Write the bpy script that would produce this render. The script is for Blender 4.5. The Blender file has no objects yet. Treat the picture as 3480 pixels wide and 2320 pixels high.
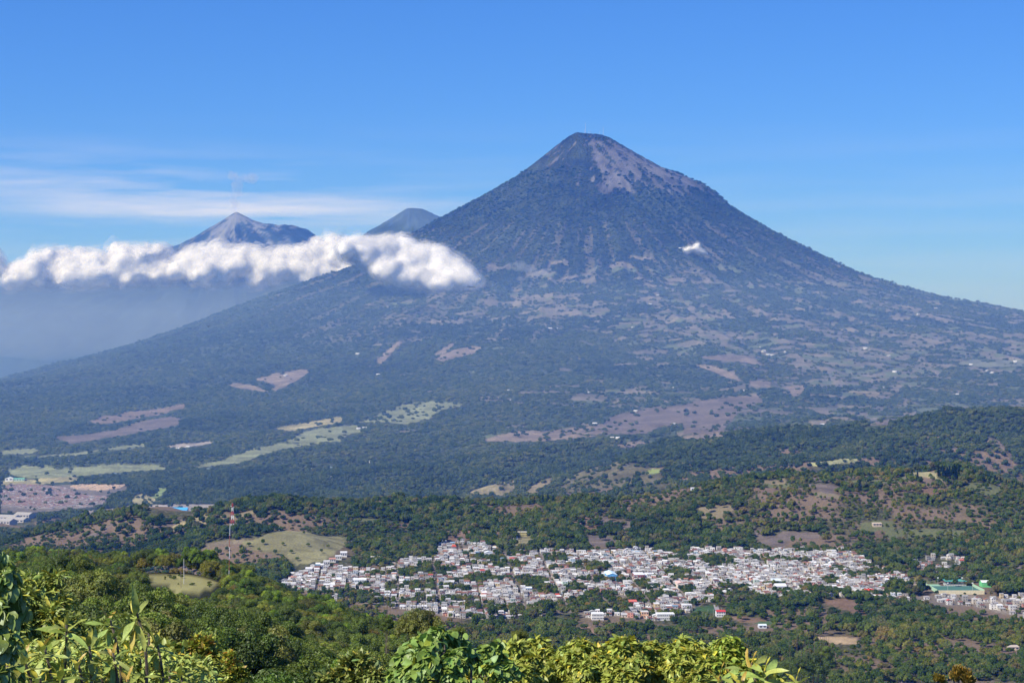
import bpy, bmesh, math, random
import numpy as np
from mathutils import Vector, Matrix, noise as mnoise
S = bpy.context.scene
COL = S.collection
R = random.Random(7)

# ---------------------------------------------------------------- camera, sky, sun, exposure
cam_d = bpy.data.cameras.new('camera'); cam = bpy.data.objects.new('camera', cam_d); COL.objects.link(cam)
cam_d.sensor_width = 36; cam_d.lens = 36 * 6500 / 3480; cam_d.shift_y = 40 / 3480
cam_d.clip_start = .5; cam_d.clip_end = 200000
cam.location = (0, 0, 0); cam.rotation_euler = (math.radians(90), 0, 0)
S.camera = cam

SUN_EL, SUN_AZ = math.radians(44), math.radians(-128)      # azimuth from +Y (the view), negative = left
sun_dir = Vector((math.sin(SUN_AZ) * math.cos(SUN_EL), math.cos(SUN_AZ) * math.cos(SUN_EL), math.sin(SUN_EL)))
sd = bpy.data.lights.new('sun', 'SUN'); sun = bpy.data.objects.new('sun', sd); COL.objects.link(sun)
sd.energy = 4.6; sd.angle = math.radians(.5); sd.color = (1, .96, .90)
sun.rotation_euler = sun_dir.to_track_quat('Z', 'Y').to_euler()

W = bpy.data.worlds.new('World'); S.world = W; W.use_nodes = True
nt = W.node_tree; nt.nodes.clear()
def N(t, **k):
    n = nt.nodes.new(t)
    for a, b in k.items(): setattr(n, a, b)
    return n
sky = N('ShaderNodeTexSky', sky_type='NISHITA', sun_disc=False, sun_elevation=SUN_EL, sun_rotation=SUN_AZ)
sky.altitude = 1900; sky.air_density = 1.0; sky.dust_density = 1.6; sky.ozone_density = 3.0
bg = N('ShaderNodeBackground'); out = N('ShaderNodeOutputWorld')
bg.inputs['Strength'].default_value = .100
hs = N('ShaderNodeHueSaturation'); hs.inputs['Saturation'].default_value = 1.08; hs.inputs['Value'].default_value = 1.0
tn = N('ShaderNodeVectorMath', operation='MULTIPLY'); tn.inputs[1].default_value = (.53, .72, 1.20)   # the camera's cool white balance
nt.links.new(sky.outputs[0], tn.inputs[0]); nt.links.new(tn.outputs[0], hs.inputs['Color'])
# thin cirrus streaks high above the horizon haze, laid out by sky direction
tc = N('ShaderNodeTexCoord'); sep = N('ShaderNodeSeparateXYZ'); nt.links.new(tc.outputs['Generated'], sep.inputs[0])
def mth(op, a, b=None, c=None):
    n = N('ShaderNodeMath', operation=op)
    for i, v in enumerate((a, b, c)):
        if v is None: continue
        if isinstance(v, (int, float)): n.inputs[i].default_value = v
        else: nt.links.new(v, n.inputs[i])
    return n.outputs[0]
mp = N('ShaderNodeMapping'); mp.inputs['Scale'].default_value = (5, 5, 62); mp.inputs['Rotation'].default_value = (0, math.radians(1.5), 0)
nt.links.new(tc.outputs['Generated'], mp.inputs[0])
n1 = N('ShaderNodeTexNoise'); n1.inputs['Scale'].default_value = 1.6; n1.inputs['Detail'].default_value = 7; n1.inputs['Roughness'].default_value = .55
nt.links.new(mp.outputs[0], n1.inputs['Vector'])
cl = N('ShaderNodeMapRange'); cl.inputs[1].default_value = .40; cl.inputs[2].default_value = .72; cl.inputs[3].default_value = 0; cl.inputs[4].default_value = .62
nt.links.new(n1.outputs[0], cl.inputs[0])
b1 = N('ShaderNodeMapRange'); b1.inputs[1].default_value = .125; b1.inputs[2].default_value = .07; nt.links.new(sep.outputs['Z'], b1.inputs[0])
# the veil is thick over the far volcano and thin elsewhere
dx_ = mth('DIVIDE', mth('SUBTRACT', sep.outputs['X'], -.165), .11); dz_ = mth('DIVIDE', mth('SUBTRACT', mth('MULTIPLY_ADD', sep.outputs['X'], .06, sep.outputs['Z']), .072), .017)
gz = mth('POWER', 2.718, mth('MULTIPLY', mth('ADD', mth('MULTIPLY', dx_, dx_), mth('MULTIPLY', dz_, dz_)), -1.0))
mask = mth('MULTIPLY', mth('MULTIPLY', cl.outputs[0], b1.outputs[0]), mth('MULTIPLY_ADD', gz, 1.25, .13))
mixc = N('ShaderNodeMix', data_type='RGBA'); nt.links.new(mask, mixc.inputs[0]); nt.links.new(hs.outputs[0], mixc.inputs[6])
mixc.inputs[7].default_value = (8.2, 7.9, 8.8, 1)
nt.links.new(mixc.outputs[2], bg.inputs['Color']); nt.links.new(bg.outputs[0], out.inputs[0])

S.view_settings.view_transform = 'Standard'; S.view_settings.look = 'None'
S.view_settings.exposure = 0.40; S.view_settings.gamma = 1.0; S.view_settings.use_curve_mapping = False
S.cycles.max_bounces = 6; S.cycles.diffuse_bounces = 2; S.cycles.glossy_bounces = 1; S.cycles.transmission_bounces = 3
S.cycles.transparent_max_bounces = 24; S.cycles.volume_bounces = 1; S.cycles.use_denoising = True
S.cycles.caustics_reflective = False; S.cycles.caustics_refractive = False

# ---------------------------------------------------------------- small helpers
def link(o, parent=None):
    COL.objects.link(o)
    if parent is not None: o.parent = parent
    return o
def tag(o, label=None, cat=None, group=None, kind=None):
    for k, v in (('label', label), ('category', cat), ('group', group), ('kind', kind)):
        if v: o[k] = v
    return o
def empty(name, loc=(0, 0, 0), rz=0.0, label=None, cat=None, group=None):
    o = bpy.data.objects.new(name, None); o.location = loc; o.rotation_euler = (0, 0, rz); o.empty_display_size = .5
    link(o); return tag(o, label, cat, group)
def np_mesh(name, V, F, mats=(), mi=None, smooth=False):
    """F: (n,4) or (n,3) int array"""
    V = np.ascontiguousarray(V, dtype=np.float32); F = np.ascontiguousarray(F, dtype=np.int32)
    me = bpy.data.meshes.new(name); k = F.shape[1]
    me.vertices.add(len(V)); me.vertices.foreach_set('co', V.ravel())
    me.loops.add(F.size); me.loops.foreach_set('vertex_index', F.ravel())
    me.polygons.add(len(F)); me.polygons.foreach_set('loop_start', np.arange(0, F.size, k, dtype=np.int32))
    for m in mats: me.materials.append(m)
    if mi is not None: me.polygons.foreach_set('material_index', np.asarray(mi, np.int32))
    if smooth: me.polygons.foreach_set('use_smooth', np.ones(len(F), bool))
    me.update(calc_edges=True); me.validate()
    return me
def colattr(me, name, C, domain='POINT'):
    a = me.color_attributes.new(name, 'FLOAT_COLOR', domain)
    C = np.asarray(C, np.float32)
    if C.shape[1] == 3: C = np.concatenate([C, np.ones((len(C), 1), np.float32)], 1)
    a.data.foreach_set('color', np.ascontiguousarray(C).ravel())
def obj(name, me, parent=None, loc=None):
    o = bpy.data.objects.new(name, me)
    if loc is not None: o.location = loc
    return link(o, parent)
class MB:
    """collects polygons with a colour each; build() makes one mesh"""
    def __init__(s): s.v = []; s.f = []; s.c = []
    def poly(s, pts, c=(1, 1, 1)):
        i = len(s.v); s.v.extend(pts); s.f.append(tuple(range(i, i + len(pts)))); s.c.append(c)
    def box(s, cx, cy, z0, z1, wx, wy, rz=0, c=(1, 1, 1), top=True, tc=None):
        ca, sa = math.cos(rz), math.sin(rz)
        P = [(cx + a*wx/2*ca - b*wy/2*sa, cy + a*wx/2*sa + b*wy/2*ca) for a, b in ((-1,-1),(1,-1),(1,1),(-1,1))]
        for k in range(4):
            p, q = P[k], P[(k+1) % 4]
            s.poly([(p[0],p[1],z0),(q[0],q[1],z0),(q[0],q[1],z1),(p[0],p[1],z1)], c)
        if top: s.poly([(p[0],p[1],z1) for p in P], tc or c)
    def rod(s, a, b, r0, r1=None, n=5, c=(1, 1, 1)):
        a = Vector(a); b = Vector(b); r1 = r0 if r1 is None else r1
        d = (b - a).normalized(); u = d.orthogonal().normalized(); w = d.cross(u)
        A = [a + (u*math.cos(2*math.pi*k/n) + w*math.sin(2*math.pi*k/n))*r0 for k in range(n)]
        B = [b + (u*math.cos(2*math.pi*k/n) + w*math.sin(2*math.pi*k/n))*r1 for k in range(n)]
        for k in range(n):
            s.poly([tuple(A[k]), tuple(A[(k+1)%n]), tuple(B[(k+1)%n]), tuple(B[k])], c)
    def mesh(s, name, mat, col=True):
        me = bpy.data.meshes.new(name); me.from_pydata(s.v, [], s.f); me.materials.append(mat)
        if col:
            a = me.color_attributes.new('tint', 'FLOAT_COLOR', 'CORNER')
            C = np.repeat(np.array(s.c, np.float32), [len(f) for f in s.f], axis=0)
            C = np.concatenate([C, np.ones((len(C), 1), np.float32)], 1); a.data.foreach_set('color', C.ravel())
        return me
    def build(s, name, mat, parent=None): return obj(name, s.mesh(name, mat), parent)
# ---------------------------------------------------------------- terrain functions
FPX, CX, HY = 6500.0, 1740.0, 1200.0        # focal length, centre and horizon in photograph pixels

def _hash(ix, iy, seed):
    h = (ix.astype(np.int64) * 374761393 + iy.astype(np.int64) * 668265263 + seed * 974634777) & 0xffffffff
    h = ((h ^ (h >> 13)) * 1274126177) & 0xffffffff
    h = ((h ^ (h >> 16)) * 2246822519) & 0xffffffff
    return ((h ^ (h >> 15)) & 0xffffff) / float(0xffffff)

def vnoise(x, y, seed=0):
    x = np.asarray(x, float); y = np.asarray(y, float)
    ix = np.floor(x); iy = np.floor(y); fx = x - ix; fy = y - iy
    fx = fx * fx * fx * (fx * (fx * 6 - 15) + 10); fy = fy * fy * fy * (fy * (fy * 6 - 15) + 10)
    a = _hash(ix, iy, seed); b = _hash(ix + 1, iy, seed); c = _hash(ix, iy + 1, seed); d = _hash(ix + 1, iy + 1, seed)
    return ((a + (b - a) * fx) * (1 - fy) + (c + (d - c) * fx) * fy) * 2 - 1

def fbm(x, y, octv=4, seed=0, gain=.5):
    s = 0; a = 1; n = 0
    for k in range(octv):
        s = s + a * vnoise(x * 2**k + 17.3 * k, y * 2**k - 9.1 * k, seed + k); n += a; a *= gain
    return s / n * 1.6

def ridged(x, y, octv=4, seed=0):
    s = 0; a = 1; n = 0
    for k in range(octv):
        s = s + a * (1 - 2 * np.abs(vnoise(x * 2**k + 5.3 * k, y * 2**k + 3.7 * k, seed + k))); n += a; a *= .5
    return s / n

def sstep(a, b, x):
    t = np.clip((x - a) / (b - a), 0, 1); return t * t * (3 - 2 * t)

UC = [-700, 0, 250, 500, 650, 800, 1000, 1200, 1500, 1800, 2100, 2400, 2700, 3000, 3250, 3480, 4180]
# (distance, height per column) -- heights in metres below the camera, or picture rows when > 1000
TAB = [
 (3,    [-4.6]*17),
 (20,   [-7.5]*17),
 (60,   [-13,-13,-13,-13,-13,-13,-13.5,-14,-14,-14,-15,-16,-17,-18,-19,-20,-24]),
 (150,  [-33,-33,-33,-33,-34,-35,-36,-38,-39,-41,-43,-46,-48,-50,-52,-54,-60]),
 (300,  [2220,2215,2215,2260,2300,2340,2450,2480,2560,2640,2750,2850,2900,2950,3000,3000,3000]),
 (520,  [2120,2110,2125,2190,2220,2235,2290,2330,2400,2500,2620,2720,2800,2850,2900,2900,2900]),
 (760,  [2030,2030,2045,2120,2130,2130,2150,2200,2290,2420,2560,2650,2700,2750,2800,2800,2800]),
 (960,  [1975,1965,1965,1952,1945,1990,2090,2150,2280,2420,2560,2650,2700,2720,2740,2740,2740]),
 (1300, [-230,-230,-230,-225,-225,-230,-235,-240,-245,-250,-262,-275,-285,-290,-290,-290,-290]),
 (1750, [-335,-335,-335,-335,-335,-335,-335,-335,-335,-335,-335,-336,-337,-337,-337,-337,-337]),
 (2350, [-345,-345,-345,-343,-340,-334,-330,-329,-329,-329,-329,-329,-330,-331,-331,-331,-331]),
 (2600, [-352,-350,-345,-340,-336,-330,-320,-318,-318,-318,-318,-318,-319,-320,-320,-320,-320]),
 (2800, [-352,-350,-340,-332,-326,-314,-312,-310,-309,-309,-309,-309,-310,-312,-312,-312,-312]),
 (3000, [-350,-345,-335,-322,1830,1800,1806,1862,1845,1845,1845,1845,1840,1840,1835,1820,1820]),
 (3200, [-345,-335,1870,1845,1822,1810,1798,1793,1783,1783,1765,1740,1700,1690,1690,1700,1760]),
 (3420, [-350,1852,1795,1764,1760,1748,1722,1712,1705,1702,1682,1640,1604,1590,1587,1650,1800]),
 (4000, [-430,-425,-400,-390,-390,-390,-390,-390,-390,-390,-380,-370,-360,-350,-350,-360,-380]),
 (4800, [-445,-445,-445,-445,-445,-445,-445,-445,-440,1730,1660,1590,1570,1560,1560,1600,1640]),
 (5500, [-445,-443,-443,-440,-440,-438,-436,-432,-420,1680,1575,1510,1488,1470,1445,1425,1420]),
 (6400, [-430,-428,-428,-428,-425,-420,-415,-410,-395,-370,-330,-300,-290,-280,-270,-260,-255]),
 (7500, [-430,-425,-420,-415,-410,-400,-390,-380,-370,-350,-320,-300,-290,-280,-270,-265,-260]),
 (9000, [-440]*17), (40000, [-520]*17)]
_gu = np.arange(-700, 4181, 20.0)
_gl = np.linspace(math.log(3), math.log(40000), 620)
def _build():
    Y = np.array([t[0] for t in TAB], float)
    Z = np.zeros((len(TAB), len(UC)))
    for i, (y, r) in enumerate(TAB):
        for j, v in enumerate(r):
            Z[i, j] = v if v < 0 else -(v - HY) / FPX * y
    # across the columns
    ZZ = np.array([np.interp(_gu, UC, Z[i]) for i in range(len(TAB))])
    for _ in range(3):
        P = np.pad(ZZ, ((0, 0), (2, 2)), 'edge')
        ZZ = (P[:, :-4] + P[:, 1:-3] + P[:, 2:-2] + P[:, 3:-1] + P[:, 4:]) / 5
    G = np.zeros((len(_gl), len(_gu))); yy = np.exp(_gl)
    # monotone cubic along the distance
    h = np.diff(Y)[:, None]; d = np.diff(ZZ, axis=0) / h
    m = np.zeros_like(ZZ); m[0] = d[0]; m[-1] = d[-1]
    same = d[:-1] * d[1:] > 0
    w1 = 2 * h[1:] + h[:-1]; w2 = h[1:] + 2 * h[:-1]
    with np.errstate(divide='ignore', invalid='ignore'):
        hm = (w1 + w2) / (w1 / d[:-1] + w2 / d[1:])
    m[1:-1] = np.where(same, hm, 0)
    k = np.clip(np.searchsorted(Y, yy, side='right') - 1, 0, len(Y) - 2)
    t = ((yy - Y[k]) / (Y[k + 1] - Y[k]))[:, None]; hh = (Y[k + 1] - Y[k])[:, None]
    G = ((2*t**3-3*t**2+1)*ZZ[k] + (t**3-2*t**2+t)*hh*m[k] + (-2*t**3+3*t**2)*ZZ[k+1] + (t**3-t**2)*hh*m[k+1])
    return G
_G = _build()

def table(x, y):
    y = np.maximum(y, 3.0); u = np.clip(x / y * FPX + CX, _gu[0], _gu[-1] - .01); l = np.clip(np.log(y), _gl[0], _gl[-1] - 1e-6)
    a = (u - _gu[0]) / 20.0; b = (l - _gl[0]) / (_gl[1] - _gl[0])
    i = a.astype(int); j = b.astype(int); fa = a - i; fb = b - j
    return (_G[j, i]*(1-fa)*(1-fb) + _G[j, i+1]*fa*(1-fb) + _G[j+1, i]*(1-fa)*fb + _G[j+1, i+1]*fa*fb)

VX, VY = 640.0, 16000.0
PR = np.array([(0,1835),(110,1822),(180,1795),(470,1625),(600,1550),(800,1470),(1000,1370),(1206,1185),(1450,1040),(1720,880),(2090,690),(2460,525),(2960,400),(3640,262),(5000,80),(7000,-100),(9000,-250),(12000,-420),(16000,-520)], float)
PL = np.array([(0,1835),(110,1840),(180,1800),(420,1610),(620,1452),(900,1290),(1230,1108),(1450,985),(1700,860),(1970,690),(2250,600),(2900,350),(3600,85),(4200,-105),(5000,-320),(6000,-450),(7500,-490),(9000,-500),(16000,-540)], float)
PF = np.array([(0,1830),(120,1800),(300,1690),(600,1490),(900,1290),(1200,1120),(1800,850),(2500,590),(3500,330),(4500,130),(5500,-20),(6500,-150),(7500,-250),(8500,-340),(9500,-400),(10500,-430),(16000,-560)], float)

def cone(x, y):
    dx = x - VX; dy = y - VY; r = np.hypot(dx, dy) + 1e-6; th = np.arctan2(dy, dx)
    c = dx / r; s2 = (dy / r)**2
    front = (dy < 0)
    wr = np.where(c > 0, c * c, 0); wl = np.where(c < 0, c * c, 0)
    rg = r * (1 + .035 * vnoise(th * 3.2 + 9, r / 4000, 71) * sstep(300, 1500, r))
    rb = np.where(front, rg, rg * 1.15)
    z = wr * np.interp(r, PR[:, 0], PR[:, 1]) + wl * np.interp(r, PL[:, 0], PL[:, 1]) + s2 * np.interp(rb, PF[:, 0], PF[:, 1])
    # radial gullies, then hummocks
    am = sstep(150, 2200, r) * (1 - .55 * sstep(4500, 8000, r))
    tw = th + .035 * fbm(x / 1400, y / 1400, 2, 5)
    z = z + am * (30 * ridged(tw * 7, r / 3000, 3, 31) + 25 * ridged(tw * 19 + .25 * vnoise(r / 260, tw * 12, 38), r / 1300, 3, 37)) - 12 * am
    z = z + am * (15 * fbm(x / 700, y / 700, 4, 41) + 4 * fbm(x / 130, y / 130, 3, 47))
    return z

def smax(a, b, k):
    h = np.clip(.5 + .5 * (a - b) / k, 0, 1); return b + (a - b) * h + k * h * (1 - h)

def H(x, y):
    x = np.asarray(x, float); y = np.asarray(y, float)
    t = table(x, y)
    # bumps of the middle ground
    am = sstep(400, 1000, y) * 3 + sstep(3000, 3300, y) * 15 + sstep(4300, 5200, y) * 10
    flat = 1 - sstep(1800, 2000, y) * (1 - sstep(2950, 3150, y)) * .75
    lf = sstep(5000, 5300, y) * (1 - sstep(6300, 6900, y)) * (1 - sstep(600, 1500, x / y * FPX + CX))
    t = t + am * flat * (1 - .8 * lf) * fbm(x / 260, y / 260, 4, 11) + am * flat * (1 - .8 * lf) * .8 * ridged(x / 380 + .3, y / 620, 3, 15)
    t = t + .5 * sstep(20, 200, y) * fbm(x / 25, y / 25, 3, 19)
    c = cone(x, y)
    k = sstep(6200, 7000, y)
    return np.where(y > 6200, t * (1 - k) + k * smax(c, t, 60.0), t)

def px(u, v, y):
    """point at distance y seen at photograph pixel (u, v)"""
    return ((u - CX) / FPX * y, y, -(v - HY) / FPX * y)

_marchY = np.exp(np.linspace(math.log(60), math.log(17500), 1500))
def ground_at(u, v, ymin=60, ymax=17500):
    """first terrain point the ray through pixel (u, v) meets"""
    yy = _marchY[(_marchY >= ymin) & (_marchY <= ymax)]
    x = (u - CX) / FPX * yy; z = -(v - HY) / FPX * yy
    h = H(x, yy); hit = np.nonzero(h >= z)[0]
    if len(hit) == 0: return None
    i = hit[0]
    if i == 0: return (float(x[0]), float(yy[0]), float(h[0]))
    a = (z[i-1] - h[i-1]); b = (h[i] - z[i]); f = a / (a + b + 1e-9)
    Y = yy[i-1] + (yy[i] - yy[i-1]) * f; X = (u - CX) / FPX * Y
    return (float(X), float(Y), float(H(np.array([X]), np.array([Y]))[0]))
# ---------------------------------------------------------------- land cover: what grows or lies where
def PP(ox, oy, pts, s=1160/2352.): return [(ox + a*s, oy + b*s) for a, b in pts]
TAN=(.205,.165,.13); PINK=(.145,.118,.10); GRN=(.20,.22,.12); DRY=(.30,.27,.14); BRN=(.19,.125,.085); SAND=(.45,.33,.2); DGR=(.06,.085,.035); GRY=(.33,.29,.25)
# (outline in photograph pixels, colour, tree chance, nearest, farthest distance)
FIELDS = []
def F_(o, col, tr, y0, y1, pts): FIELDS.append((PP(o[0], o[1], pts), col, tr, y0, y1))
c1=(0,1160); c2=(1160,1160); c3=(2320,1160); c4=(0,1740); c5=(1160,1740); c6=(2320,1740)
far=(4700,14000)
F_(c1,PINK,.01,*far,[(370,660),(600,640),(800,605),(980,550),(1180,520),(1250,530),(1230,580),(1060,610),(850,650),(600,690),(480,705)])
F_(c1,(.17,.13,.10),.05,*far,[(600,560),(700,515),(900,485),(1080,470),(1270,430),(1270,460),(1090,510),(900,540),(700,575)])
F_(c1,GRN,.02,*far,[(120,800),(500,770),(1000,705),(1010,730),(700,760),(540,790),(300,800)])
F_(c1,GRN,.02,*far,[(0,760),(200,740),(300,750),(200,775),(0,790)])
F_(c1,GRN,.01,*far,[(40,890),(180,858),(330,860),(410,885),(560,870),(800,845),(1050,850),(1160,870),(1130,885),(850,900),(600,925),(300,945),(80,925)])
F_(c1,GRN,.02,*far,[(1320,868),(1480,830),(1600,790),(1750,740),(1950,705),(2150,705),(2352,660),(2352,680),(2000,735),(1850,770),(1640,840),(1400,870)])
F_(c1,DRY,.05,*far,[(1890,600),(2100,560),(2352,520),(2352,560),(2100,600),(1990,620)])
F_(c1,GRN,.06,*far,[(1950,690),(2050,640),(2200,600),(2352,580),(2352,690),(2100,705)])
F_(c1,TAN,.01,*far,[(1560,300),(1640,285),(1760,310),(1860,350),(1780,345),(1650,325)])
F_(c1,TAN,.02,*far,[(1740,265),(1900,220),(2050,190),(2140,190),(2100,240),(2000,290),(1900,345),(1870,330),(1900,300)])
F_(c1,GRY,.0,*far,[(1110,735),(1250,710),(1450,685),(1480,705),(1300,735)])
F_(c1,DRY,.02,*far,[(0,965),(300,945),(520,930),(560,955),(300,985),(0,995)])
F_(c1,(.16,.14,.12),.03,*far,[(0,1000),(100,985),(450,990),(860,990),(900,1010),(740,1060),(760,1100),(640,1140),(300,1176),(0,1180)])
F_(c1,DRY,.1,*far,[(890,1130),(930,1060),(980,1040),(1030,1060),(1090,1090),(1000,1140)])
F_(c1,(.2,.26,.09),.05,*far,[(1050,1080),(1080,1010),(1160,1010),(1100,1080)])
F_(c1,GRY,.02,*far,[(500,1200),(600,1165),(1000,1125),(1560,1115),(1700,1140),(1200,1200)])
F_(c2,GRN,.16,*far,[(120,560),(260,500),(400,440),(500,420),(700,420),(880,435),(700,470),(600,540),(440,570),(300,560)])
F_(c2,GRN,.02,*far,[(0,580),(100,575),(150,620),(0,665)])
F_(c2,TAN,.05,*far,[(940,710),(1010,670),(1200,620),(1400,620),(1600,590),(1830,580),(1850,640),(1500,680),(1200,700),(1000,690)])
F_(c2,PINK,.05,*far,[(1830,530),(1950,490),(2200,450),(2352,440),(2352,560),(2200,590),(2100,640),(1900,640),(1700,650),(1640,620),(1800,570)])
F_(c2,TAN,.02,*far,[(1870,725),(2000,690),(2150,690),(2050,720),(1960,735)])
F_(c2,(.22,.19,.11),.1,4200,9000,[(850,1060),(920,1020),(1080,975),(1220,950),(1200,1000),(1130,1060)])
F_(c2,(.18,.15,.09),.1,4200,9000,[(1240,1060),(1350,970),(1460,930),(1440,980),(1350,1040)])
F_(c2,(.115,.105,.06),.15,4200,9000,[(1450,1030),(1650,900),(1900,820),(2100,850),(2200,900),(2300,1000),(1900,1000),(1750,1030)])
F_(c2,(.25,.3,.1),.0,4200,9000,[(2095,910),(2140,875),(2240,885),(2160,910)])
F_(c2,TAN,.02,*far,[(240,130),(330,50),(380,0),(420,0),(350,90),(290,150),(260,160)])
F_(c2,TAN,.05,*far,[(640,120),(770,60),(900,30),(980,40),(900,90),(800,110),(700,140)])
F_(c2,TAN,.02,*far,[(620,100),(700,50),(770,0),(790,0),(760,40),(700,90)])
F_(c3,PINK,.0,*far,[(120,110),(300,90),(480,100),(540,160),(250,130),(130,120)])
F_(c3,TAN,.03,*far,[(90,170),(200,165),(350,220),(420,280),(300,250),(180,200)])
F_(c3,TAN,.0,*far,[(450,270),(600,280),(610,320),(480,310)])
F_(c3,TAN,.02,*far,[(690,310),(840,305),(840,340),(800,370),(760,385),(730,340)])
F_(c3,PINK,.06,*far,[(0,430),(250,390),(520,370),(560,420),(400,470),(330,560),(300,600),(250,640),(0,640)])
F_(c3,TAN,.02,*far,[(0,650),(380,620),(330,640),(150,670),(0,675)])
F_(c3,PINK,.04,*far,[(1180,580),(1300,555),(1430,550),(1430,575),(1250,580)])
F_(c3,(.2,.17,.12),.04,*far,[(1120,345),(1300,340),(1450,350),(1300,375)])
F_(c3,(.13,.14,.1),.03,*far,[(1880,150),(2000,125),(2352,130),(2352,170),(2100,180)])
F_(c3,(.3,.3,.15),.1,4200,9000,[(860,840),(1000,820),(1280,780),(1200,830),(900,860)])
F_(c3,TAN,.1,4200,9000,[(2080,650),(2180,680),(2270,780),(2200,740),(2100,690)])
rg=(2900,4200)
F_(c3,PINK,.02,*rg,[(830,980),(1050,980),(1040,1050),(980,1045),(880,1000)])
F_(c3,PINK,.35,*rg,[(890,915),(1060,905),(1050,970),(900,960)])
F_(c3,BRN,.2,*rg,[(1610,1010),(1830,1010),(1800,1060),(1640,1060)])
F_(c3,DRY,.08,*rg,[(1450,880),(1580,870),(1700,900),(1850,930),(1800,960),(1640,930)])
F_(c4,(.215,.20,.10),.004,2500,3300,[(1640,210),(1750,185),(1850,140),(1960,125),(2110,135),(2200,160),(2352,170),(2400,205),(2310,290),(2240,340),(2050,365),(1950,300),(1800,270),(1700,240)])
F_(c4,(.20,.165,.11),.02,2700,3300,[(1390,215),(1560,190),(1700,185),(1680,205),(1560,225),(1400,250)])
F_(c4,(.36,.33,.13),.01,600,1200,[(960,420),(1100,415),(1300,430),(1400,450),(1500,480),(1420,540),(1300,560),(1200,580),(1150,520),(1000,470),(880,420),(820,390)])
F_(c4,PINK,.3,*rg,[(565,160),(640,140),(780,70),(820,60),(700,140),(620,190)])
F_(c4,PINK,.3,*rg,[(1040,70),(1200,40),(1250,30),(1150,130),(1060,100)])
F_(c4,(.3,.25,.14),.3,*rg,[(1150,130),(1250,60),(1400,10),(1500,20),(1400,90),(1230,130)])
F_(c4,PINK,.15,2300,3300,[(1170,300),(1290,270),(1300,290),(1220,310)])
F_(c5,PINK,.05,2700,3500,[(1660,150),(1890,170),(1890,250),(1700,220)])
F_(c5,PINK,.1,*rg,[(1785,-30),(1840,-30),(1850,60),(1800,80)])
F_(c5,PINK,.08,*rg,[(1910,55),(2010,60),(2005,165),(1940,160)])
F_(c5,BRN,.4,*rg,[(1620,20),(1780,10),(1790,140),(1660,140)])
F_(c5,SAND,.0,2700,3500,[(790,250),(850,225),(940,240),(880,262)])
F_(c5,BRN,.25,2700,3500,[(600,215),(700,190),(900,110),(930,170),(730,225)])
F_(c5,(.2,.18,.1),.3,2700,3500,[(1090,220),(1180,190),(1370,140),(1400,240),(1150,260)])
F_(c5,DRY,.02,1900,2700,[(1420,640),(1480,625),(1690,660),(1700,680),(1500,655)])
F_(c5,(.12,.2,.07),.0,1900,2700,[(430,685),(520,685),(490,710),(430,705)])
F_(c5,(.28,.18,.12),.08,1900,2700,[(1590,795),(1700,790),(1860,815),(1860,835),(1640,820)])
F_(c5,(.08,.1,.045),.15,1900,2700,[(780,630),(1100,640),(1250,620),(1300,650),(1050,670),(780,650)])
F_(c6,PINK,.04,2700,3500,[(470,105),(530,110),(560,165),(640,160),(700,130),(950,145),(940,185),(740,185),(710,240),(640,240),(520,210)])
F_(c6,(.3,.24,.14),.02,2600,3500,[(350,265),(640,265),(650,285),(480,290)])
F_(c6,BRN,.03,1800,2700,[(930,610),(1100,590),(1200,610),(1260,650),(1280,710),(1180,690),(1050,650)])
F_(c6,(.34,.25,.15),.02,1800,2700,[(880,870),(1030,855),(1180,865),(1250,905),(1050,905)])
F_(c6,(.06,.11,.04),.0,1900,2700,[(0,640),(220,640),(230,690),(0,680)])
F_(c6,BRN,.05,1800,2700,[(290,715),(400,710),(560,735),(640,750),(560,760),(400,760)])
F_(c6,(.07,.12,.05),.0,1800,2700,[(490,760),(600,745),(620,765),(560,785)])
F_(c6,BRN,.12,2200,2900,[(1820,575),(2100,590),(2250,660),(2000,660)])
F_(c6,(.13,.15,.07),.1,2200,3100,[(1560,450),(1720,460),(1760,500),(1600,480)])
F_(c6,PINK,.1,2600,3500,[(2250,365),(2380,365),(2380,410)])
TOWN = [(940,1990),(1000,1955),(1080,1925),(1290,1945),(1360,1905),(1480,1900),(1500,1855),(1560,1840),(1640,1850),(1690,1875),(2080,1875),(2200,1865),(2330,1872),(2400,1868),(2780,1868),(2880,1868),(2960,1915),(3060,1950),(3110,1985),(3010,2000),(3060,2025),(3140,2045),(2900,2030),(2740,2022),(2660,2035),(2440,2030),(2380,2055),(2300,2100),(2240,2110),(2060,2090),(1990,2100),(1960,2080),(1700,2105),(1560,2100),(1440,2080),(1330,2062),(1130,2040),(1130,2010),(1010,2005)]
TOWN2 = [(3020,2035),(3300,2010),(3330,2035),(3480,2020),(3600,2060),(3600,2110),(3470,2100),(3390,2080),(3300,2060),(3120,2060)]
TOWN3 = [(3100,1905),(3150,1890),(3290,1890),(3300,1930),(3200,1945),(3120,1935)]

def inpoly(u, v, poly):
    p = np.array(poly); r = np.zeros(u.shape, bool)
    bb = np.nonzero((u > p[:,0].min()) & (u < p[:,0].max()) & (v > p[:,1].min()) & (v < p[:,1].max()))[0]
    if len(bb) == 0: return r
    a = u[bb]; b = v[bb]; ins = np.zeros(len(bb), bool)
    q = np.roll(p, -1, axis=0)
    for (x1, y1), (x2, y2) in zip(p, q):
        if y1 == y2: continue
        ins ^= ((y1 > b) != (y2 > b)) & (a < (x2 - x1) * (b - y1) / (y2 - y1) + x1)
    r[bb] = ins
    return r

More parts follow.
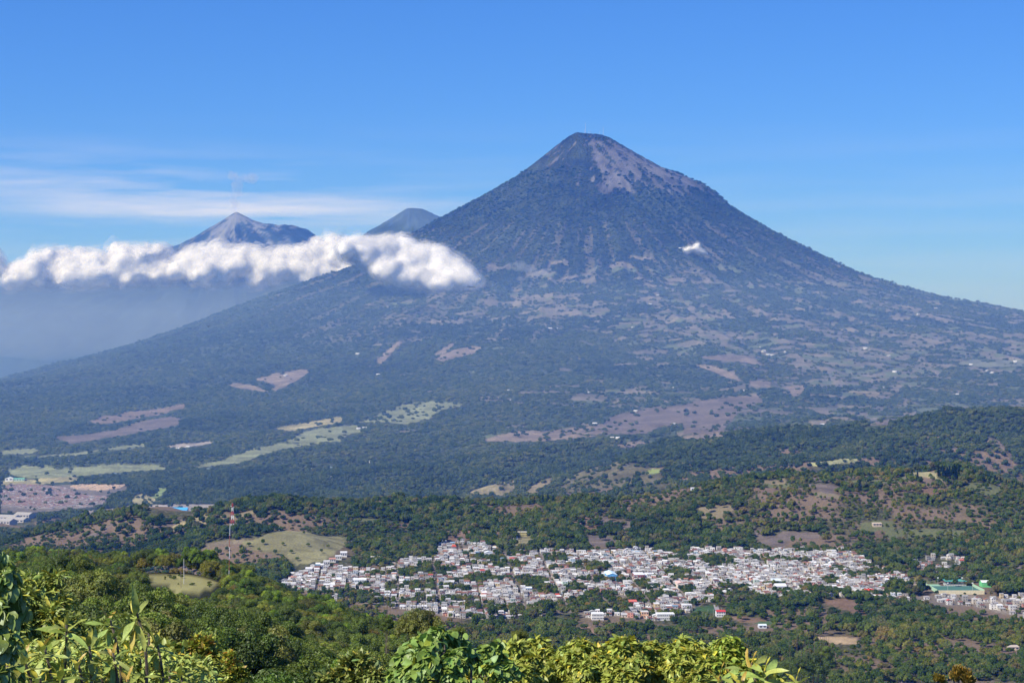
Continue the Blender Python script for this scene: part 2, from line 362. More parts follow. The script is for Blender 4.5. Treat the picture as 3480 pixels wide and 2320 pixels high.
def cells(x, y, sx, sy, seed):
    """irregular strip fields: returns a random number per field and the distance to its border"""
    wx = x + 40 * vnoise(x / 160, y / 160, seed + 1); wy = y + 40 * vnoise(x / 160, y / 160, seed + 2)
    j = np.floor(wy / sy); off = _hash(j, j * 0, seed + 3) * 7
    a = wx / sx + off; i = np.floor(a)
    return _hash(i, j, seed + 4), _hash(i, j, seed + 5)

def landcover(x, y, z):
    """albedo (n,3), tree chance (n)"""
    n = len(x); u = x / np.maximum(y, 1) * FPX + CX; v = HY - z / np.maximum(y, 1) * FPX
    nz = fbm(x / 90, y / 90, 3, 101)[:, None]; nb = fbm(x / 600, y / 600, 3, 105)[:, None]
    A = np.array([.055, .062, .028]) * (1 + .5 * nz) * np.ones((n, 1))
    T = np.full(n, .93)
    # near hillside and valley: grassy, brown earth showing between trees
    g = (y > 1500) & (y < 6500)
    e = sstep(-.1, .45, fbm(x / 120, y / 120, 3, 111))[:, None]
    A = np.where(g[:, None], (1 - e) * np.array([.085, .09, .042]) + e * np.array([.17, .125, .085]), A)
    T = np.where(g, .93 - .55 * e[:, 0], T)
    # small plots on the ridge behind the town
    c, c2 = cells(x, y, 62, 48, 191); f = (y > 3010) & (y < 4300) & (c < .20)
    A = np.where(f[:, None], np.where((c2 < .5)[:, None], np.array([.15, .105, .075]), np.where((c2 < .8)[:, None], np.array([.12, .13, .06]), np.array([.20, .165, .10]))) * (1 + .15 * nz), A)
    T = np.where(f, np.where(c2 < .3, .5, .10), T)
    # volcano flanks
    r = np.hypot(x - VX, y - VY); th = np.arctan2(y - VY, x - VX); vol = y > 5200
    A = np.where(vol[:, None], np.array([.040, .052, .027]) * (1 + .4 * nz + .4 * nb + .5 * sstep(250, -350, z)[:, None]), A)  # low flanks paler: thicker haze painted into the albedo
    T = np.where(vol, .95, T)
    # strip fields: many low on the right and middle of the cone, few on the left
    pr = sstep(780, 250, z) * sstep(1050, 2100, u) * (.36 + .5 * sstep(.0, .5, fbm(x / 900, y / 900, 3, 121)))
    pr = pr * (1 - .8 * sstep(250, 40, z) * (1 - sstep(1900, 2700, u)))
    pr = np.where(vol & (y > 6300), pr, 0); pr = np.where((v > 1400) & (u < 2300), pr * .25, pr)
    for sx, sy, sd in ((150, 90, 131), (75, 60, 141)):
        c, c2 = cells(x, y, sx, sy, sd)
        f = c < pr * .55
        base = np.where((c2 < .25)[:, None], np.array([.10, .12, .065]), np.where((c2 < .7)[:, None], np.array([.125, .115, .095]), np.array([.17, .15, .12])))
        A = np.where(f[:, None], base * (1 + .15 * nz), A); T = np.where(f, .10, T)
    # dry streaks running down the slope
    st = fbm(th * 55, r / 900, 3, 151); f = vol & (st > .42) & (z > 60) & (z < 1000) & (u > 900)
    A = np.where(f[:, None], A * .5 + np.array([.12, .10, .08]) * .5 + .02, A); T = np.where(f, T * .6, T)
    # bare, grassy summit with dark scrub in streaks
    su = z - 55 + 110 * fbm(x / 220, y / 220, 4, 161) + 230 * sstep(-.3, .9, np.cos(th + .75)) - 90
    top = sstep(1330, 1440, su) * (y > 10000)
    left = sstep(.0, -.7, np.cos(th))
    scr = .75 * fbm(th * 14 + .5 * vnoise(r / 90, th * 9, 174), r / 230, 4, 171) + .75 * fbm(x / 26, y / 40, 3, 172) + .95 * sstep(.45, .0, np.cos(th + .25)) + 1.2 * sstep(1745, 1800, z) + .35 * ridged(th * 22, r / 500, 2, 179) - .20
    bare = top * (1 - sstep(-.12, .30, scr))
    A = A * (1 - bare[:, None]) + bare[:, None] * np.array([.12, .115, .11]) * (1 + .25 * nz + .35 * fbm(th * 30, r / 120, 3, 177)[:, None])
    T = np.where(bare > .5, 0, T)
    for poly, col, tr, y0, y1 in FIELDS:
        m = inpoly(u + 4 * nz[:, 0], v + 2 * nz[:, 0], poly) & (y > y0) & (y < y1)
        pc, pc2 = cells(x[m], y[m], 80 if y0 > 4000 else 26, 46 if y0 > 4000 else 15, 195)
        A[m] = np.array(col) * (.78 + .4 * pc)[:, None] * (1 + .16 * nz[m] + .12 * vnoise(x[m] / 18, y[m] / 18, 181)[:, None]); T[m] = tr
    tw = (inpoly(u, v, TOWN) | inpoly(u, v, TOWN2)) & (y > 2200) & (y < 3200)
    A[tw] = np.array([.19, .16, .13]) * (1 + .3 * nz[tw]); T[tw] = .0
    # near hillside under the canopy: dark leaf litter and undergrowth
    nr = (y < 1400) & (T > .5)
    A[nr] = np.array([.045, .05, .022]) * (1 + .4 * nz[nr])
    return np.clip(A, .01, .8), T
# ---------------------------------------------------------------- materials
class MT:
    def __init__(s, name):
        s.m = bpy.data.materials.new(name); s.m.use_nodes = True; s.t = s.m.node_tree; s.t.nodes.clear()
        s.out = s.t.nodes.new('ShaderNodeOutputMaterial')
    def n(s, t, ins=None, **k):
        n = s.t.nodes.new(t)
        for a, b in k.items(): setattr(n, a, b)
        for a, b in (ins or {}).items():
            if hasattr(b, 'links'): s.t.links.new(b, n.inputs[a])
            else: n.inputs[a].default_value = b
        return n
    def math(s, op, a, b=0.0, clamp=False): return s.n('ShaderNodeMath', {0: a, 1: b}, operation=op, use_clamp=clamp).outputs[0]
    def mr(s, v, a, b, c, d): return s.n('ShaderNodeMapRange', {0: v, 1: a, 2: b, 3: c, 4: d}).outputs[0]
    def mulc(s, c, f):
        n = s.n('ShaderNodeVectorMath', operation='SCALE'); s.t.links.new(c, n.inputs[0])
        if hasattr(f, 'links'): s.t.links.new(f, n.inputs['Scale'])
        else: n.inputs['Scale'].default_value = f
        return n.outputs[0]
    def mix(s, f, a, b):
        n = s.n('ShaderNodeMix', {0: f, 6: a, 7: b}, data_type='RGBA'); return n.outputs[2]
    def surf(s, sh): s.t.links.new(sh, s.out.inputs['Surface']); return s.m

def terrain_mat(name, small, big, bump):
    t = MT(name); at = t.n('ShaderNodeAttribute', attribute_name='albedo'); cv = t.n('ShaderNodeAttribute', attribute_name='cover')
    g = t.n('ShaderNodeTexCoord')
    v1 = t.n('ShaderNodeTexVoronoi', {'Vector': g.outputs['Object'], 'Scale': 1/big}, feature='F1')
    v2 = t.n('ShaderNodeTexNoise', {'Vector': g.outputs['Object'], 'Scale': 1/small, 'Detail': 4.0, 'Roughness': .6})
    crown = t.mr(v1.outputs['Distance'], .1, .75, 1.25, .55)  # crown shading painted in: colour lighter mid-crown, darker in the gaps
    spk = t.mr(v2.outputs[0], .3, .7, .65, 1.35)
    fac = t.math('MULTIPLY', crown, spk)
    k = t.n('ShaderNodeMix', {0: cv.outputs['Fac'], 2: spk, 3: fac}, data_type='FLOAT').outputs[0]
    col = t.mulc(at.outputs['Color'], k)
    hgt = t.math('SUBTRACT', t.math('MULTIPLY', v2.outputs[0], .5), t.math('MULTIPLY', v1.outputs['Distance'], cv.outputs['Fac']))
    bp = t.n('ShaderNodeBump', {'Strength': 1.0, 'Distance': bump, 'Height': hgt})
    b = t.n('ShaderNodeBsdfPrincipled', {'Base Color': col, 'Roughness': .95, 'Specular IOR Level': .1, 'Normal': bp.outputs[0]})
    return t.surf(b.outputs[0])
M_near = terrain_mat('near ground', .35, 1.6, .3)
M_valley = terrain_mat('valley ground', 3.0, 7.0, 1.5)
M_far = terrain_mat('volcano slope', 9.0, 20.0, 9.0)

def tint_mat(name, rough=.8, spec=.25, nscale=None, namt=.2, metal=0.0):
    """material coloured by the mesh's own per-face paint, with wear"""
    t = MT(name); at = t.n('ShaderNodeAttribute', attribute_name='tint'); col = at.outputs['Color']
    if nscale:
        g = t.n('ShaderNodeTexCoord'); nz = t.n('ShaderNodeTexNoise', {'Vector': g.outputs['Object'], 'Scale': nscale, 'Detail': 5.0})
        col = t.mulc(col, t.mr(nz.outputs[0], .3, .7, 1 - namt, 1 + namt))
    return t.surf(t.n('ShaderNodeBsdfPrincipled', {'Base Color': col, 'Roughness': rough, 'Specular IOR Level': spec, 'Metallic': metal}).outputs[0])
M_paint = tint_mat('painted masonry', .85, .2, .6, .14)
M_metal = tint_mat('painted steel', .5, .4, 2.0, .1)
def objcol_mat(name, nscale=.7, rough=.85):
    t = MT(name); oi = t.n('ShaderNodeObjectInfo'); g = t.n('ShaderNodeTexCoord')
    nz = t.n('ShaderNodeTexNoise', {'Vector': g.outputs['Object'], 'Scale': nscale, 'Detail': 6.0})
    col = t.mulc(oi.outputs['Color'], t.mr(nz.outputs[0], .3, .7, .78, 1.15))
    return t.surf(t.n('ShaderNodeBsdfPrincipled', {'Base Color': col, 'Roughness': rough, 'Specular IOR Level': .2}).outputs[0])
M_wall = objcol_mat('house wall'); M_roof = objcol_mat('house roof', 1.3, .6)
t = MT('window glass'); M_glass = t.surf(t.n('ShaderNodeBsdfPrincipled', {'Base Color': (.035, .045, .06, 1), 'Roughness': .25}).outputs[0])
t = MT('bark'); g = t.n('ShaderNodeTexCoord'); nz = t.n('ShaderNodeTexNoise', {'Vector': g.outputs['Object'], 'Scale': 9.0, 'Detail': 6.0})
M_bark = t.surf(t.n('ShaderNodeBsdfPrincipled', {'Base Color': t.mix(t.mr(nz.outputs[0], .35, .65, 0.0, 1.0), (.055, .04, .028, 1), (.20, .16, .12, 1)), 'Roughness': .9}).outputs[0])

def leaf_mat(name, cols, var=.35, trans=.35, gloss=.12, attr=None, rand='obj', yellow=None):
    """two-sided leaf: diffuse + translucent + a little gloss; colour drifts from plant to plant"""
    t = MT(name); oi = t.n('ShaderNodeObjectInfo'); r = oi.outputs['Random']
    ramp = t.n('ShaderNodeValToRGB'); e = ramp.color_ramp.elements
    while len(e) < len(cols): e.new(.5)
    for i, c in enumerate(cols): e[i].position = i / (len(cols) - 1); e[i].color = (*c, 1)
    t.t.links.new(r, ramp.inputs[0]); col = ramp.outputs[0]
    if attr:
        at = t.n('ShaderNodeAttribute', attribute_name=attr)
        mm = t.n('ShaderNodeVectorMath', {0: col, 1: at.outputs['Color']}, operation='MULTIPLY'); col = mm.outputs[0]
    g = t.n('ShaderNodeTexCoord'); nz = t.n('ShaderNodeTexNoise', {'Vector': g.outputs['Object'], 'Scale': 1.3, 'Detail': 3.0})
    col = t.mulc(col, t.mr(nz.outputs[0], .3, .7, 1 - var, 1 + var))
    d = t.n('ShaderNodeBsdfDiffuse', {'Color': col}); tr = t.n('ShaderNodeBsdfTranslucent', {'Color': col})
    m1 = t.n('ShaderNodeMixShader', {0: trans, 1: d.outputs[0], 2: tr.outputs[0]})
    gl = t.n('ShaderNodeBsdfGlossy', {'Color': (.8, .85, .8, 1), 'Roughness': .5})
    return t.surf(t.n('ShaderNodeMixShader', {0: gloss, 1: m1.outputs[0], 2: gl.outputs[0]}).outputs[0])
M_farleaf = leaf_mat('far foliage', [(.036,.062,.022),(.05,.082,.03),(.07,.105,.038),(.10,.125,.05)], .3, .15, .0, 'tint')
M_midleaf = leaf_mat('valley foliage', [(.048,.086,.023),(.07,.115,.029),(.10,.148,.036),(.14,.178,.048),(.165,.15,.07)], .3, .2, .0, 'tint')
M_nearleaf = leaf_mat('hillside foliage', [(.075,.12,.016),(.105,.155,.02),(.14,.195,.024),(.19,.245,.03),(.19,.175,.04)], .3, .3, .035, 'tint')
M_pineleaf = leaf_mat('pine needles', [(.012,.028,.014),(.02,.04,.02)], .2, .1, .0, 'tint')
# ---------------------------------------------------------------- the ground, in sheets that share their borders
def sheet(name, Ys, us, mat):
    Ys = np.asarray(Ys, float); us = np.asarray(us, float)
    X = (us[None, :] - CX) / FPX * Ys[:, None]
    if Ys[0] < 30: X = (us[None, :] - CX) / FPX * (Ys[:, None] + 14)
    YY = np.broadcast_to(Ys[:, None], X.shape); Z = H(X, YY)
    x = X.ravel(); y = YY.ravel(); z = Z.ravel()
    A, T = landcover(x, y, z)
    if Ys[-1] > 9000:   # crowns roughen the skyline of the slopes
        z = z + (T > .5) * 7 * _hash(np.floor(x / 9), np.floor(y / 9), 201)
    n, m = X.shape; i = np.arange((n - 1) * (m - 1)); a = (i // (m - 1)) * m + i % (m - 1)
    Fq = np.stack([a, a + 1, a + m + 1, a + m], 1)
    me = np_mesh(name, np.stack([x, y, z], 1), Fq, [mat], smooth=True)
    colattr(me, 'albedo', A); me.attributes.new('cover', 'FLOAT', 'POINT').data.foreach_set('value', sstep(.3, .8, T).astype(np.float32))
    o = obj(name, me); o['kind'] = 'structure'; return o
def geo(a, b, n): return np.exp(np.linspace(math.log(a), math.log(b), n))
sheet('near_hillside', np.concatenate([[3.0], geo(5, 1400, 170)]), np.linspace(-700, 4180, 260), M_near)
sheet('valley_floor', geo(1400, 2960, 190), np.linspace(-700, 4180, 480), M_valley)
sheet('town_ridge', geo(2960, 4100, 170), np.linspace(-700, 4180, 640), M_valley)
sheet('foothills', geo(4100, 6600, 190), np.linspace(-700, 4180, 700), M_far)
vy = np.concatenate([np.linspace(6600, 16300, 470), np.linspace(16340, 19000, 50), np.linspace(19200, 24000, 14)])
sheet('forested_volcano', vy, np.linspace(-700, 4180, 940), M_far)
# far plain to the horizon
P = MB()
me = np_mesh('far_plain', [(-34000, 15000, -545), (34000, 15000, -545), (34000, 62000, -545), (-34000, 62000, -545)], [(0, 1, 2, 3)], [M_far])
colattr(me, 'albedo', np.array([[.09, .10, .06]] * 4)); o = obj('far_plain', me); o['kind'] = 'structure'

# skyline table used to skip trees that hills hide
_vu = np.linspace(-400, 3900, 320); _vy = geo(60, 17500, 1100)
_X = (_vu[None, :] - CX) / FPX * _vy[:, None]; _Y2 = np.broadcast_to(_vy[:, None], _X.shape)
_E = np.maximum.accumulate(H(_X, _Y2) / _Y2, axis=0)
def visible(x, y, z, margin=14.0):
    u = x / y * FPX + CX; i = np.clip(((u - _vu[0]) / (_vu[1] - _vu[0])).astype(int), 0, len(_vu) - 1)
    j = np.clip(np.searchsorted(_vy, y * .985) - 1, 0, len(_vy) - 1)
    return (z + margin) / y > _E[j, i]

def fuego(x, y):
    dx = x; dy = y; r = np.hypot(dx, dy) + 1e-6; th = np.arctan2(dy, dx); c = dx / r; s2 = (dy / r)**2
    L = np.interp(r, [0, 40, 250, 660, 1500, 2725, 5500, 9000], [1625, 1608, 1470, 1218, 1000, 760, 250, -350])
    Rr = np.interp(r, [0, 50, 210, 338, 500, 660, 829, 982, 1354, 2600, 5500, 9000], [1625, 1600, 1520, 1475, 1458, 1448, 1405, 1303, 1150, 500, -400, -650])
    Fr = np.interp(r, [0, 45, 350, 800, 1700, 3000, 4500, 9000], [1625, 1600, 1390, 1130, 550, -100, -560, -700])
    z = np.where(c > 0, c*c, 0) * Rr + np.where(c < 0, c*c, 0) * L + s2 * Fr
    am = sstep(30, 700, r)
    return z + am * (50 * ridged(th * 5 + .1 * fbm(x / 500, y / 500, 2, 301), r / 1500, 3, 303) - 25 + 22 * ridged(th * 17, r / 700, 3, 307) + 16 * fbm(x / 120, y / 120, 3, 309))
def acat(x, y):
    r = np.hypot(x, y) + 1e-6; th = np.arctan2(y, x); c = x / r; s2 = (y / r)**2
    L = np.interp(r, [0, 60, 180, 562, 1300, 3500, 6000], [1631, 1625, 1545, 1306, 900, -100, -600])
    Rr = np.interp(r, [0, 120, 230, 364, 750, 1400, 6000], [1631, 1622, 1572, 1505, 1320, 900, -600])
    z = np.where(c > 0, c*c, 0) * Rr + np.where(c < 0, c*c, 0) * L + s2 * L
    am = sstep(30, 500, r)
    return z + am * (32 * ridged(th * 5, r / 1500, 3, 331) - 14 + 14 * ridged(th * 15, r / 500, 3, 333) + 10 * fbm(x / 120, y / 120, 3, 335))
def far_cone(name, fn, u0, Y0, rx, n, colfn):
    g = np.linspace(-1, 1, n); g = np.sign(g) * np.abs(g)**1.35 * rx
    X, Y = np.meshgrid(g, g[g < rx * .35]); Z = fn(X, Y); x0 = (u0 - CX) / FPX * Y0
    rr = np.hypot(X, Y).ravel(); x = X.ravel(); y = Y.ravel(); z = Z.ravel()
    A = colfn(x, y, z, rr, np.arctan2(y, x))
    nn, m = X.shape; i = np.arange((nn - 1) * (m - 1)); a = (i // (m - 1)) * m + i % (m - 1)
    me = np_mesh(name, np.stack([x + x0, y + Y0, z], 1), np.stack([a, a + 1, a + m + 1, a + m], 1), [M_far], smooth=True)
    colattr(me, 'albedo', A); me.attributes.new('cover', 'FLOAT', 'POINT').data.foreach_set('value', np.full(len(x), .2, np.float32))
    o = obj(name, me); o['kind'] = 'structure'; return o
def cf(x, y, z, r, th):
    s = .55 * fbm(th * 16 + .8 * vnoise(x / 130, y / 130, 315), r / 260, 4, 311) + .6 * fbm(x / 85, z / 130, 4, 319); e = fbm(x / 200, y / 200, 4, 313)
    hazed_rock = np.array([.03, .05, .065]) * (1 + .5 * e)[:, None]  # grey rock coloured bluish, the haze tint painted in
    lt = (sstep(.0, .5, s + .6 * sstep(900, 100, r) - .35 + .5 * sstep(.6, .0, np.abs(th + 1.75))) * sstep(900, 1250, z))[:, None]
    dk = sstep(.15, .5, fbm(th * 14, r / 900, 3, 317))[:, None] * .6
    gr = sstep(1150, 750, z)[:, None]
    A = hazed_rock * (1 - lt) + lt * np.array([.20, .21, .23]); A = A * (1 - dk * (1 - lt))
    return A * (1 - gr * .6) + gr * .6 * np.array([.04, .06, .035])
def ca(x, y, z, r, th):
    e = fbm(x / 200, y / 200, 4, 323); t = sstep(1330, 1500, z + 90 * e + 60 * fbm(th * 14, r / 500, 3, 325))[:, None]
    return (1 - t) * np.array([.045, .065, .03]) * (1 + .4 * e)[:, None] + t * np.array([.06, .085, .09]) * (1 + .3 * e)[:, None]  # upper slopes bluish too, haze tint put into the colour
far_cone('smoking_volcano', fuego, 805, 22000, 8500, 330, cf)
far_cone('twin_peak_volcano', acat, 1400, 21500, 6000, 240, ca)
# ---------------------------------------------------------------- trees
PROTO = bpy.data.collections.new('tree shapes')          # shapes shared by the uncountable forest
def quads_at(P, Nn, size, rs, aspect=.7, up=None):
    """one bent leaf cluster (a quad) at each point, facing along Nn"""
    n = len(P); Nn = Nn / (np.linalg.norm(Nn, axis=1, keepdims=True) + 1e-9)
    a = np.cross(Nn, rs.normal(size=(n, 3))); a /= np.linalg.norm(a, axis=1, keepdims=True) + 1e-9
    b = np.cross(Nn, a); s = (size * rs.uniform(.6, 1.3, n))[:, None]
    a = a * s * .5; b = b * s * .5 * aspect; k = Nn * s * .12
    V = np.stack([P - a, P - b + k, P + a, P + b + k], 1).reshape(-1, 3)
    F = np.arange(4 * n).reshape(n, 4); return V, F
def ico(sub):
    bm = bmesh.new(); bmesh.ops.create_icosphere(bm, subdivisions=sub, radius=1); bm.verts.ensure_lookup_table()
    V = np.array([v.co[:] for v in bm.verts]); F = np.array([[v.index for v in f.verts] for f in bm.faces]); bm.free(); return V, F
ICO1 = ico(1); ICO2 = ico(2)
def crown_mesh(name, rs, lobes, nq, size, mat, core=None, corescale=.8, jit=.5, tone=.3, flat=1.0):
    """crown of leaf clusters lying on many small lobes; lobes (x,y,z,r)"""
    L = np.array(lobes); w = L[:, 3]**2; ch = rs.choice(len(L), nq, p=w / w.sum())
    d = rs.normal(size=(nq, 3)); d /= np.linalg.norm(d, axis=1, keepdims=True)
    d[:, 2] = np.where(d[:, 2] < -.35, -d[:, 2], d[:, 2])
    P = L[ch, :3] + d * (L[ch, 3] * rs.uniform(.82, 1.08, nq))[:, None] * np.array([1, 1, flat])
    V, F = quads_at(P, d + rs.normal(size=(nq, 3)) * jit, size, rs)
    lt = rs.uniform(1 - tone, 1 + tone, len(L))[ch] * rs.uniform(1 - tone, 1 + tone, nq)
    wv = rs.uniform(-.12, .12, nq)
    C = np.repeat(np.stack([lt * (1 + wv), lt, lt * (1 - wv)], 1), 4, axis=0)
    Fl = [tuple(f) for f in F]
    if core:
        off = len(V); cv, cfc = core; VV = [V]; 
        for l in L:
            q = cv * l[3] * corescale * rs.uniform(.85, 1.15, (len(cv), 1)) * np.array([1, 1, flat]) + l[:3]
            VV.append(q); Fl += [tuple(f + off) for f in cfc]; off += len(cv)
            C = np.concatenate([C, np.full((len(cv), 3), .8)])
        V = np.concatenate(VV)
    me = bpy.data.meshes.new(name); me.from_pydata(V.tolist(), [], Fl); me.materials.append(mat)
    colattr(me, 'tint', C); return me
def lobeset(rs, n, rx, rz, zc, rl):
    """lobes spread over the upper surface of an ellipsoid"""
    out = []
    for k in range(n):
        a = k * 2.39996 + rs.uniform(-.4, .4); h = 1 - 1.45 * (k + .5) / n; q = math.sqrt(max(0, 1 - h * h))
        s = rs.uniform(.72, 1.0); out.append((math.cos(a) * q * rx * s, math.sin(a) * q * rx * s, zc + h * rz * s, rl * rs.uniform(.7, 1.3)))
    out.append((0, 0, zc - .1 * rz, rx * .6)); return out
def trunk_mesh(name, rs, lobes, h, r):
    m = MB(); a = Vector((0, 0, -.6)); p = a; q = Vector((rs.uniform(-.3, .3), rs.uniform(-.3, .3), h * .45))
    m.rod(p, q, r, r * .7, 7); 
    for l in lobes[::2]:
        e = Vector(l[:3]); mid = q.lerp(e, .5) + Vector((0, 0, -.25 * r * 3)); m.rod(q, mid, r * .45, r * .3, 5); m.rod(mid, e, r * .3, r * .1, 4)
    me = bpy.data.meshes.new(name); me.from_pydata(m.v, [], m.f); me.materials.append(M_bark); return me
rs = np.random.RandomState(5)
NEAR = []                                                   # close broadleaf trees, about 10 m wide
for k in range(6):
    lb = lobeset(rs, (22, 30, 26, 18, 34, 24)[k], (4.6, 5.2, 4.2, 4.0, 5.6, 4.4)[k], (3.6, 3.4, 4.2, 4.6, 3.2, 3.0)[k], (6.4, 6.6, 7.4, 8.0, 6.0, 5.8)[k], (1.5, 1.4, 1.35, 1.5, 1.35, 1.5)[k])
    NEAR.append((crown_mesh('crown', rs, lb, 11000, .30, M_nearleaf, core=ICO1, corescale=.62), trunk_mesh('trunk', rs, lb, 7, .28)))
MID = []
def retint(me, k):
    a = me.color_attributes['tint']; n = len(a.data); c = np.empty(n * 4, np.float32); a.data.foreach_get('color', c); c = c.reshape(-1, 4); c[:, :3] *= np.array(k, np.float32); a.data.foreach_set('color', c.ravel()); return me
def tonepick(x, y, q, n, s1, s2):
    """which of n tree tones grows here: woodland patches, single exceptions, and low far trees paler as painted haze"""
    v = .5 + (.12 * sstep(200, -350, H(x, y)) if n == 6 else 0) + .34 * fbm(x / s1, y / s1, 3, 421) + .22 * fbm(x / s2, y / s2, 2, 423) + q.normal(0, .13, len(x)); return np.clip((v * n).astype(int), 0, n - 1)  # far trees low down take paler tones, haze put into their colour
for k in range(7):
    rx = (5, 6, 4.2, 6.5, 5, 3.6, 5.5)[k]; rz = (3.4, 3.0, 4.5, 2.6, 4.2, 4.6, 3.2)[k]
    lb = lobeset(rs, 9, rx * .75, rz * .75, rz + 2.2, rx * .42)
    MID.append(obj('tree_shape', retint(crown_mesh('tree', rs, lb, 330, 1.15, M_midleaf, core=ICO1, corescale=.85, tone=.3), ((.55,.62,.72),(.7,.75,.75),(.85,.88,.8),(1,1,1),(1.15,1.05,.85),(1.35,1.3,1),(1.75,1.35,1.1))[k])))
FAR = []
for k in range(6):
    rx = 5.5; lb = lobeset(rs, 5, 3.6, 2.4, 4.2, 2.6)
    FAR.append(obj('tree_shape', retint(crown_mesh('tree', rs, lb, 60, 2.2, M_farleaf, core=ICO1, corescale=.95, tone=.15), ((.55,.62,.7),(.75,.8,.8),(.95,.95,.9),(1.1,1.1,1),(1.35,1.25,1),(1.7,1.4,1.15))[k])))
PINE = []
def pine_parts(k):
    rs2 = np.random.RandomState(60 + k); m = []; n = 900; t = rs2.uniform(0, 1, n)**.75; a = rs2.uniform(0, 6.283, n)
    h = 17; lay = .75 + .25 * np.cos(t * 46); r = (1 - t)**.8 * 3.3 * lay * rs2.uniform(.45, 1.05, n) + .12
    P = np.stack([np.cos(a) * r, np.sin(a) * r, 2.2 + t * (h - 2.2)], 1); Nn = np.stack([np.cos(a) * .5, np.sin(a) * .5, np.full(n, .8)], 1) + rs2.normal(size=(n, 3)) * .3
    V, F = quads_at(P, Nn, 1.0, rs2, .5); lt = rs2.uniform(.6, 1.3, n)
    me = np_mesh('needles', V, F, [M_pineleaf]); colattr(me, 'tint', np.repeat(np.stack([lt, lt, lt], 1), 4, axis=0))
    tb = MB(); tb.rod((0, 0, -.8), (0, 0, h * .93), .3, .06, 6); tm = bpy.data.meshes.new('trunk'); tm.from_pydata(tb.v, [], tb.f); tm.materials.append(M_bark)
    return me, tm
PINES = [pine_parts(k) for k in range(3)]
NEARP = [obj('tree_shape', retint(n[0].copy(), k)) for n, k in zip(NEAR, ((.55,.62,.65),(.75,.82,.75),(1,.95,.85),(1.35,1.45,.85),(1.3,.95,.8),(.8,.95,.8)))]
PINEP = [obj('tree_shape', p[0]) for p in PINES]
for lst, nm in ((MID, 'mid'), (FAR, 'far'), (NEARP, 'near'), (PINEP, 'pine')):
    c = bpy.data.collections.new(nm); 
    for o in lst: COL.objects.unlink(o); c.objects.link(o)
    globals()['C_' + nm] = c

def gn_forest(name, P, scl, rot, idx, coll, label, kindlabel='forest'):
    """ONE object: tree shapes set on a cloud of points"""
    me = bpy.data.meshes.new(name); me.vertices.add(len(P)); me.vertices.foreach_set('co', np.ascontiguousarray(P, dtype=np.float32).ravel())
    me.attributes.new('scl', 'FLOAT_VECTOR', 'POINT').data.foreach_set('vector', np.ascontiguousarray(scl, dtype=np.float32).ravel())
    me.attributes.new('rz', 'FLOAT', 'POINT').data.foreach_set('value', np.asarray(rot, np.float32))
    me.attributes.new('idx', 'INT', 'POINT').data.foreach_set('value', np.asarray(idx, np.int32))
    o = obj(name, me); g = bpy.data.node_groups.new(name, 'GeometryNodeTree')
    g.interface.new_socket('Geometry', in_out='INPUT', socket_type='NodeSocketGeometry'); g.interface.new_socket('Geometry', in_out='OUTPUT', socket_type='NodeSocketGeometry')
    def nn(t, **k):
        n = g.nodes.new(t)
        for a, b in k.items(): setattr(n, a, b)
        return n
    gi = nn('NodeGroupInput'); go = nn('NodeGroupOutput'); ci = nn('GeometryNodeCollectionInfo', transform_space='ORIGINAL')
    ci.inputs['Collection'].default_value = coll; ci.inputs['Separate Children'].default_value = True; ci.inputs['Reset Children'].default_value = True
    ip = nn('GeometryNodeInstanceOnPoints'); ip.inputs['Pick Instance'].default_value = True
    a1 = nn('GeometryNodeInputNamedAttribute', data_type='FLOAT_VECTOR'); a1.inputs[0].default_value = 'scl'
    a2 = nn('GeometryNodeInputNamedAttribute', data_type='FLOAT'); a2.inputs[0].default_value = 'rz'
    a3 = nn('GeometryNodeInputNamedAttribute', data_type='INT'); a3.inputs[0].default_value = 'idx'
    cx = nn('ShaderNodeCombineXYZ'); L = g.links.new
    L(a2.outputs[0], cx.inputs[2]); L(gi.outputs[0], ip.inputs['Points']); L(ci.outputs[0], ip.inputs['Instance'])
    L(a3.outputs[0], ip.inputs['Instance Index']); L(cx.outputs[0], ip.inputs['Rotation']); L(a1.outputs[0], ip.inputs['Scale'])
    L(ip.outputs[0], go.inputs[0]); md = o.modifiers.new('trees', 'NODES'); md.node_group = g
    tag(o, label, kindlabel, kind='stuff'); return o

